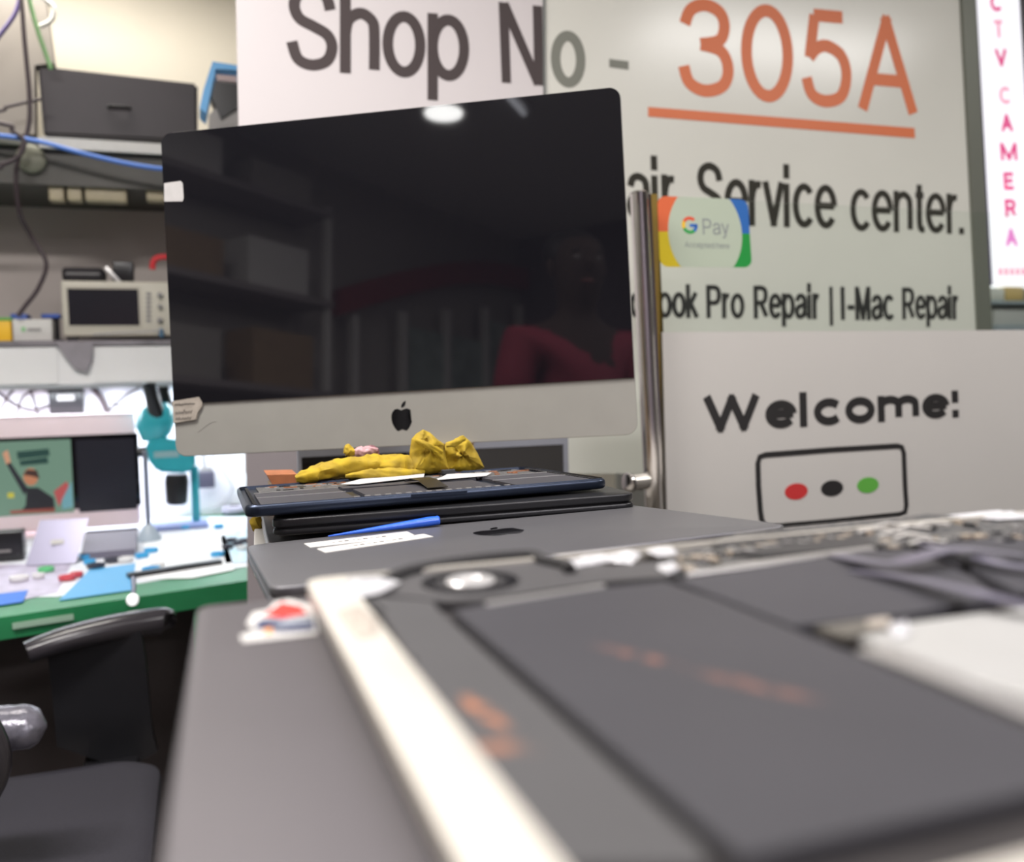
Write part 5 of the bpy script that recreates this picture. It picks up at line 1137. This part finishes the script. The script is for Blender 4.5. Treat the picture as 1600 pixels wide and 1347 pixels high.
for nm_, lab_, q_, m_ in (('yellow_packet', 'yellow packet on the shelf under the lit sign', (1572, 448, 1600, 470), mat('packet_yellow', (0.55, 0.42, 0.16), 0.5)), ('white_packet', 'pale green packet left of the yellow packet under the lit sign', (1550, 450, 1570, 470), mat('packet_pale', (0.55, 0.58, 0.5), 0.5)), ('grey_packet', 'long pale grey packet lying on the shelf board under the lit sign', (1556, 484, 1640, 508), mat('packet_grey', (0.62, 0.66, 0.62), 0.5))):
    tag(bxp(nm_, *q_, 2.80, .1, m_, None, .004), lab_, 'packet')
bxp('shelf_board', 1548, 470, 1800, 476, 2.79, .16, mat('shelf_pale', (0.45, 0.55, 0.58), 0.3), t)
struct(box('wall_partition', (1.6, 3.28, 0), (5.2, 3.3, 2.7), mat('right_wall_grey', (0.45, 0.45, 0.42), 0.7, 0, 0.05, 4)))

# ------------------------------------------------------------ photographer, seen only mirrored in the dark screen
pr = thing('person', 'person in a dark red shirt mirrored in the right of the black screen', 'person', (-.43, -.39, 0))
def skin(nm, V, E, R, m, sub=2):
    me = bpy.data.meshes.new(nm); me.from_pydata(V, E, []); o = bpy.data.objects.new(nm, me); COL.objects.link(o)
    md = o.modifiers.new('skin', 'SKIN'); me.skin_vertices[0].data[0].use_root = True
    for i, r in enumerate(R): me.skin_vertices[0].data[i].radius = (r if isinstance(r, tuple) else (r, r))
    md.use_smooth_shade = True
    s2 = o.modifiers.new('sub', 'SUBSURF'); s2.levels = sub; s2.render_levels = sub
    bpy.context.view_layer.update(); dg = bpy.context.evaluated_depsgraph_get()
    me2 = bpy.data.meshes.new_from_object(o.evaluated_get(dg)); bpy.data.objects.remove(o)
    me2.materials.clear(); me2.materials.append(m)
    for p in me2.polygons: p.use_smooth = True
    return me2
def addme(nm, me, par):
    o = bpy.data.objects.new(nm, me); COL.objects.link(o); o.parent = par; o.matrix_parent_inverse = world_of(par).inverted(); return o
skinm = mat('skin', (0.05, 0.03, 0.024), 0.8, 0, 0.08, 20)
bxx, byy = -.43, -.39
fwd = Vector((.80, .60, 0)).normalized(); rgt = Vector((fwd.y, -fwd.x, 0))
def bp_(r, f, z): p = Vector((bxx, byy, 0))+rgt*r+fwd*f; return (p.x, p.y, z*1.035)
V = [bp_(0, 0, .98), bp_(0, 0, 1.16), bp_(0, -.01, 1.36), bp_(0, -.01, 1.54), bp_(0, .01, 1.60), bp_(0, .03, 1.66), bp_(0, .035, 1.74), bp_(0, .03, 1.80), bp_(0, .02, 1.845),
     bp_(.17, -.01, 1.515), bp_(.24, .06, 1.26), bp_(.18, .20, 1.16), bp_(.15, .26, 1.17),
     bp_(-.17, -.01, 1.515), bp_(-.24, .04, 1.26), bp_(-.20, .18, 1.14), bp_(-.17, .25, 1.15),
     bp_(.10, 0, .90), bp_(.11, .01, .50), bp_(.11, -.02, .09), bp_(.12, .12, .04),
     bp_(-.10, 0, .90), bp_(-.11, .01, .50), bp_(-.11, -.02, .09), bp_(-.12, .12, .04)]
E_ = [(0, 1), (1, 2), (2, 3), (3, 4), (4, 5), (5, 6), (6, 7), (7, 8), (3, 9), (9, 10), (10, 11), (11, 12), (3, 13), (13, 14), (14, 15), (15, 16), (0, 17), (17, 18), (18, 19), (19, 20), (0, 21), (21, 22), (22, 23), (23, 24)]
R = [(.15, .11), (.14, .10), (.16, .11), (.13, .09), .055, (.074, .082), (.092, .105), (.092, .106), .06,
     .062, .047, .036, .028, .062, .047, .036, .028, .088, .062, .045, .038, .088, .062, .045, .038]
bodym = addme('body', skin('body', V, E_, R, skinm), pr)
# face
def feat(nm, pts, rad, m):
    bm = bmesh.new(); tube(bm, [Vector(p) for p in pts], rad, 12); return obj(nm, bm, m, pr, True)
feat('nose', [bp_(0, .115, 1.775), bp_(0, .130, 1.745), bp_(0, .125, 1.725)], [.006, .014, .008], skinm)
for sd in (-1, 1):
    feat('eye', [bp_(sd*.032-.012, .112, 1.765), bp_(sd*.032, .118, 1.765), bp_(sd*.032+.012, .112, 1.765)], [.004, .007, .004], MATS['button_grey'])
    feat('ear', [bp_(sd*.085, .02, 1.78), bp_(sd*.092, .015, 1.755), bp_(sd*.085, .02, 1.72)], [.008, .018, .008], skinm)
    feat('eyebrow', [bp_(sd*.032-.02, .116, 1.785), bp_(sd*.032+.02, .116, 1.787)], [.004, .004], ink)
feat('mouth', [bp_(-.024, .108, 1.695), bp_(0, .118, 1.693), bp_(.024, .108, 1.695)], [.004, .007, .004], mat('lips', (0.20, 0.07, 0.06), 0.4))
hm = skin('hair', [bp_(0, -.02, 1.75), bp_(0, -.01, 1.82), bp_(0, .05, 1.855)], [(0, 1), (1, 2)], [(.108, .098), (.120, .112), (.08, .07)], mat('black_hair', (0.012, 0.010, 0.010), 0.6)); addme('hair', hm, pr)
# shirt and trousers follow the body
sm_ = skin('shirt', [bp_(0, 0, .94), bp_(0, 0, 1.16), bp_(0, -.01, 1.36), bp_(0, -.01, 1.535), bp_(.18, -.01, 1.51), bp_(.235, .035, 1.33), bp_(-.18, -.01, 1.51), bp_(-.235, .02, 1.31)],
           [(0, 1), (1, 2), (2, 3), (3, 4), (4, 5), (3, 6), (6, 7)], [(.17, .13), (.165, .125), (.18, .13), (.145, .10), .085, .068, .085, .068], mat('maroon_shirt', (0.28, 0.03, 0.06), 0.8)); addme('shirt', sm_, pr)
tm_ = skin('trousers', [bp_(0, 0, .98), bp_(.10, 0, .88), bp_(.11, .01, .50), bp_(.11, -.01, .10), bp_(-.10, 0, .88), bp_(-.11, .01, .50), bp_(-.11, -.01, .10)], [(0, 1), (1, 2), (2, 3), (0, 4), (4, 5), (5, 6)], [(.165, .125), .105, .078, .062, .105, .078, .062], mat('dark_trousers', (0.02, 0.022, 0.03), 0.8)); addme('trousers', tm_, pr)
# hands: palm, four fingers, thumb
for sd, wr in ((1, Vector(V[12])), (-1, Vector(V[16]))):
    Vh = [tuple(wr), tuple(wr+fwd*.045)]; Eh = [(0, 1)]; Rh = [(.024, .018), (.036, .014)]
    for k, (off, ln) in enumerate(((-.027, .070), (-.009, .080), (.009, .075), (.027, .060))):
        b0_ = wr+fwd*.075+rgt*off; i0 = len(Vh)
        Vh += [tuple(b0_), tuple(b0_+fwd*ln*.5+Vector((0, 0, .006))), tuple(b0_+fwd*ln*.85+Vector((0, 0, .028)))]; Eh += [(1, i0), (i0, i0+1), (i0+1, i0+2)]; Rh += [.010, .0085, .0075]
    i0 = len(Vh); b0_ = wr+fwd*.03-rgt*sd*.045; Vh += [tuple(b0_), tuple(b0_+fwd*.035-rgt*sd*.012+Vector((0, 0, .018)))]; Eh += [(1, i0), (i0, i0+1)]; Rh += [.012, .009]
    addme('hand', skin('hand', Vh, Eh, Rh, skinm, 1), pr)
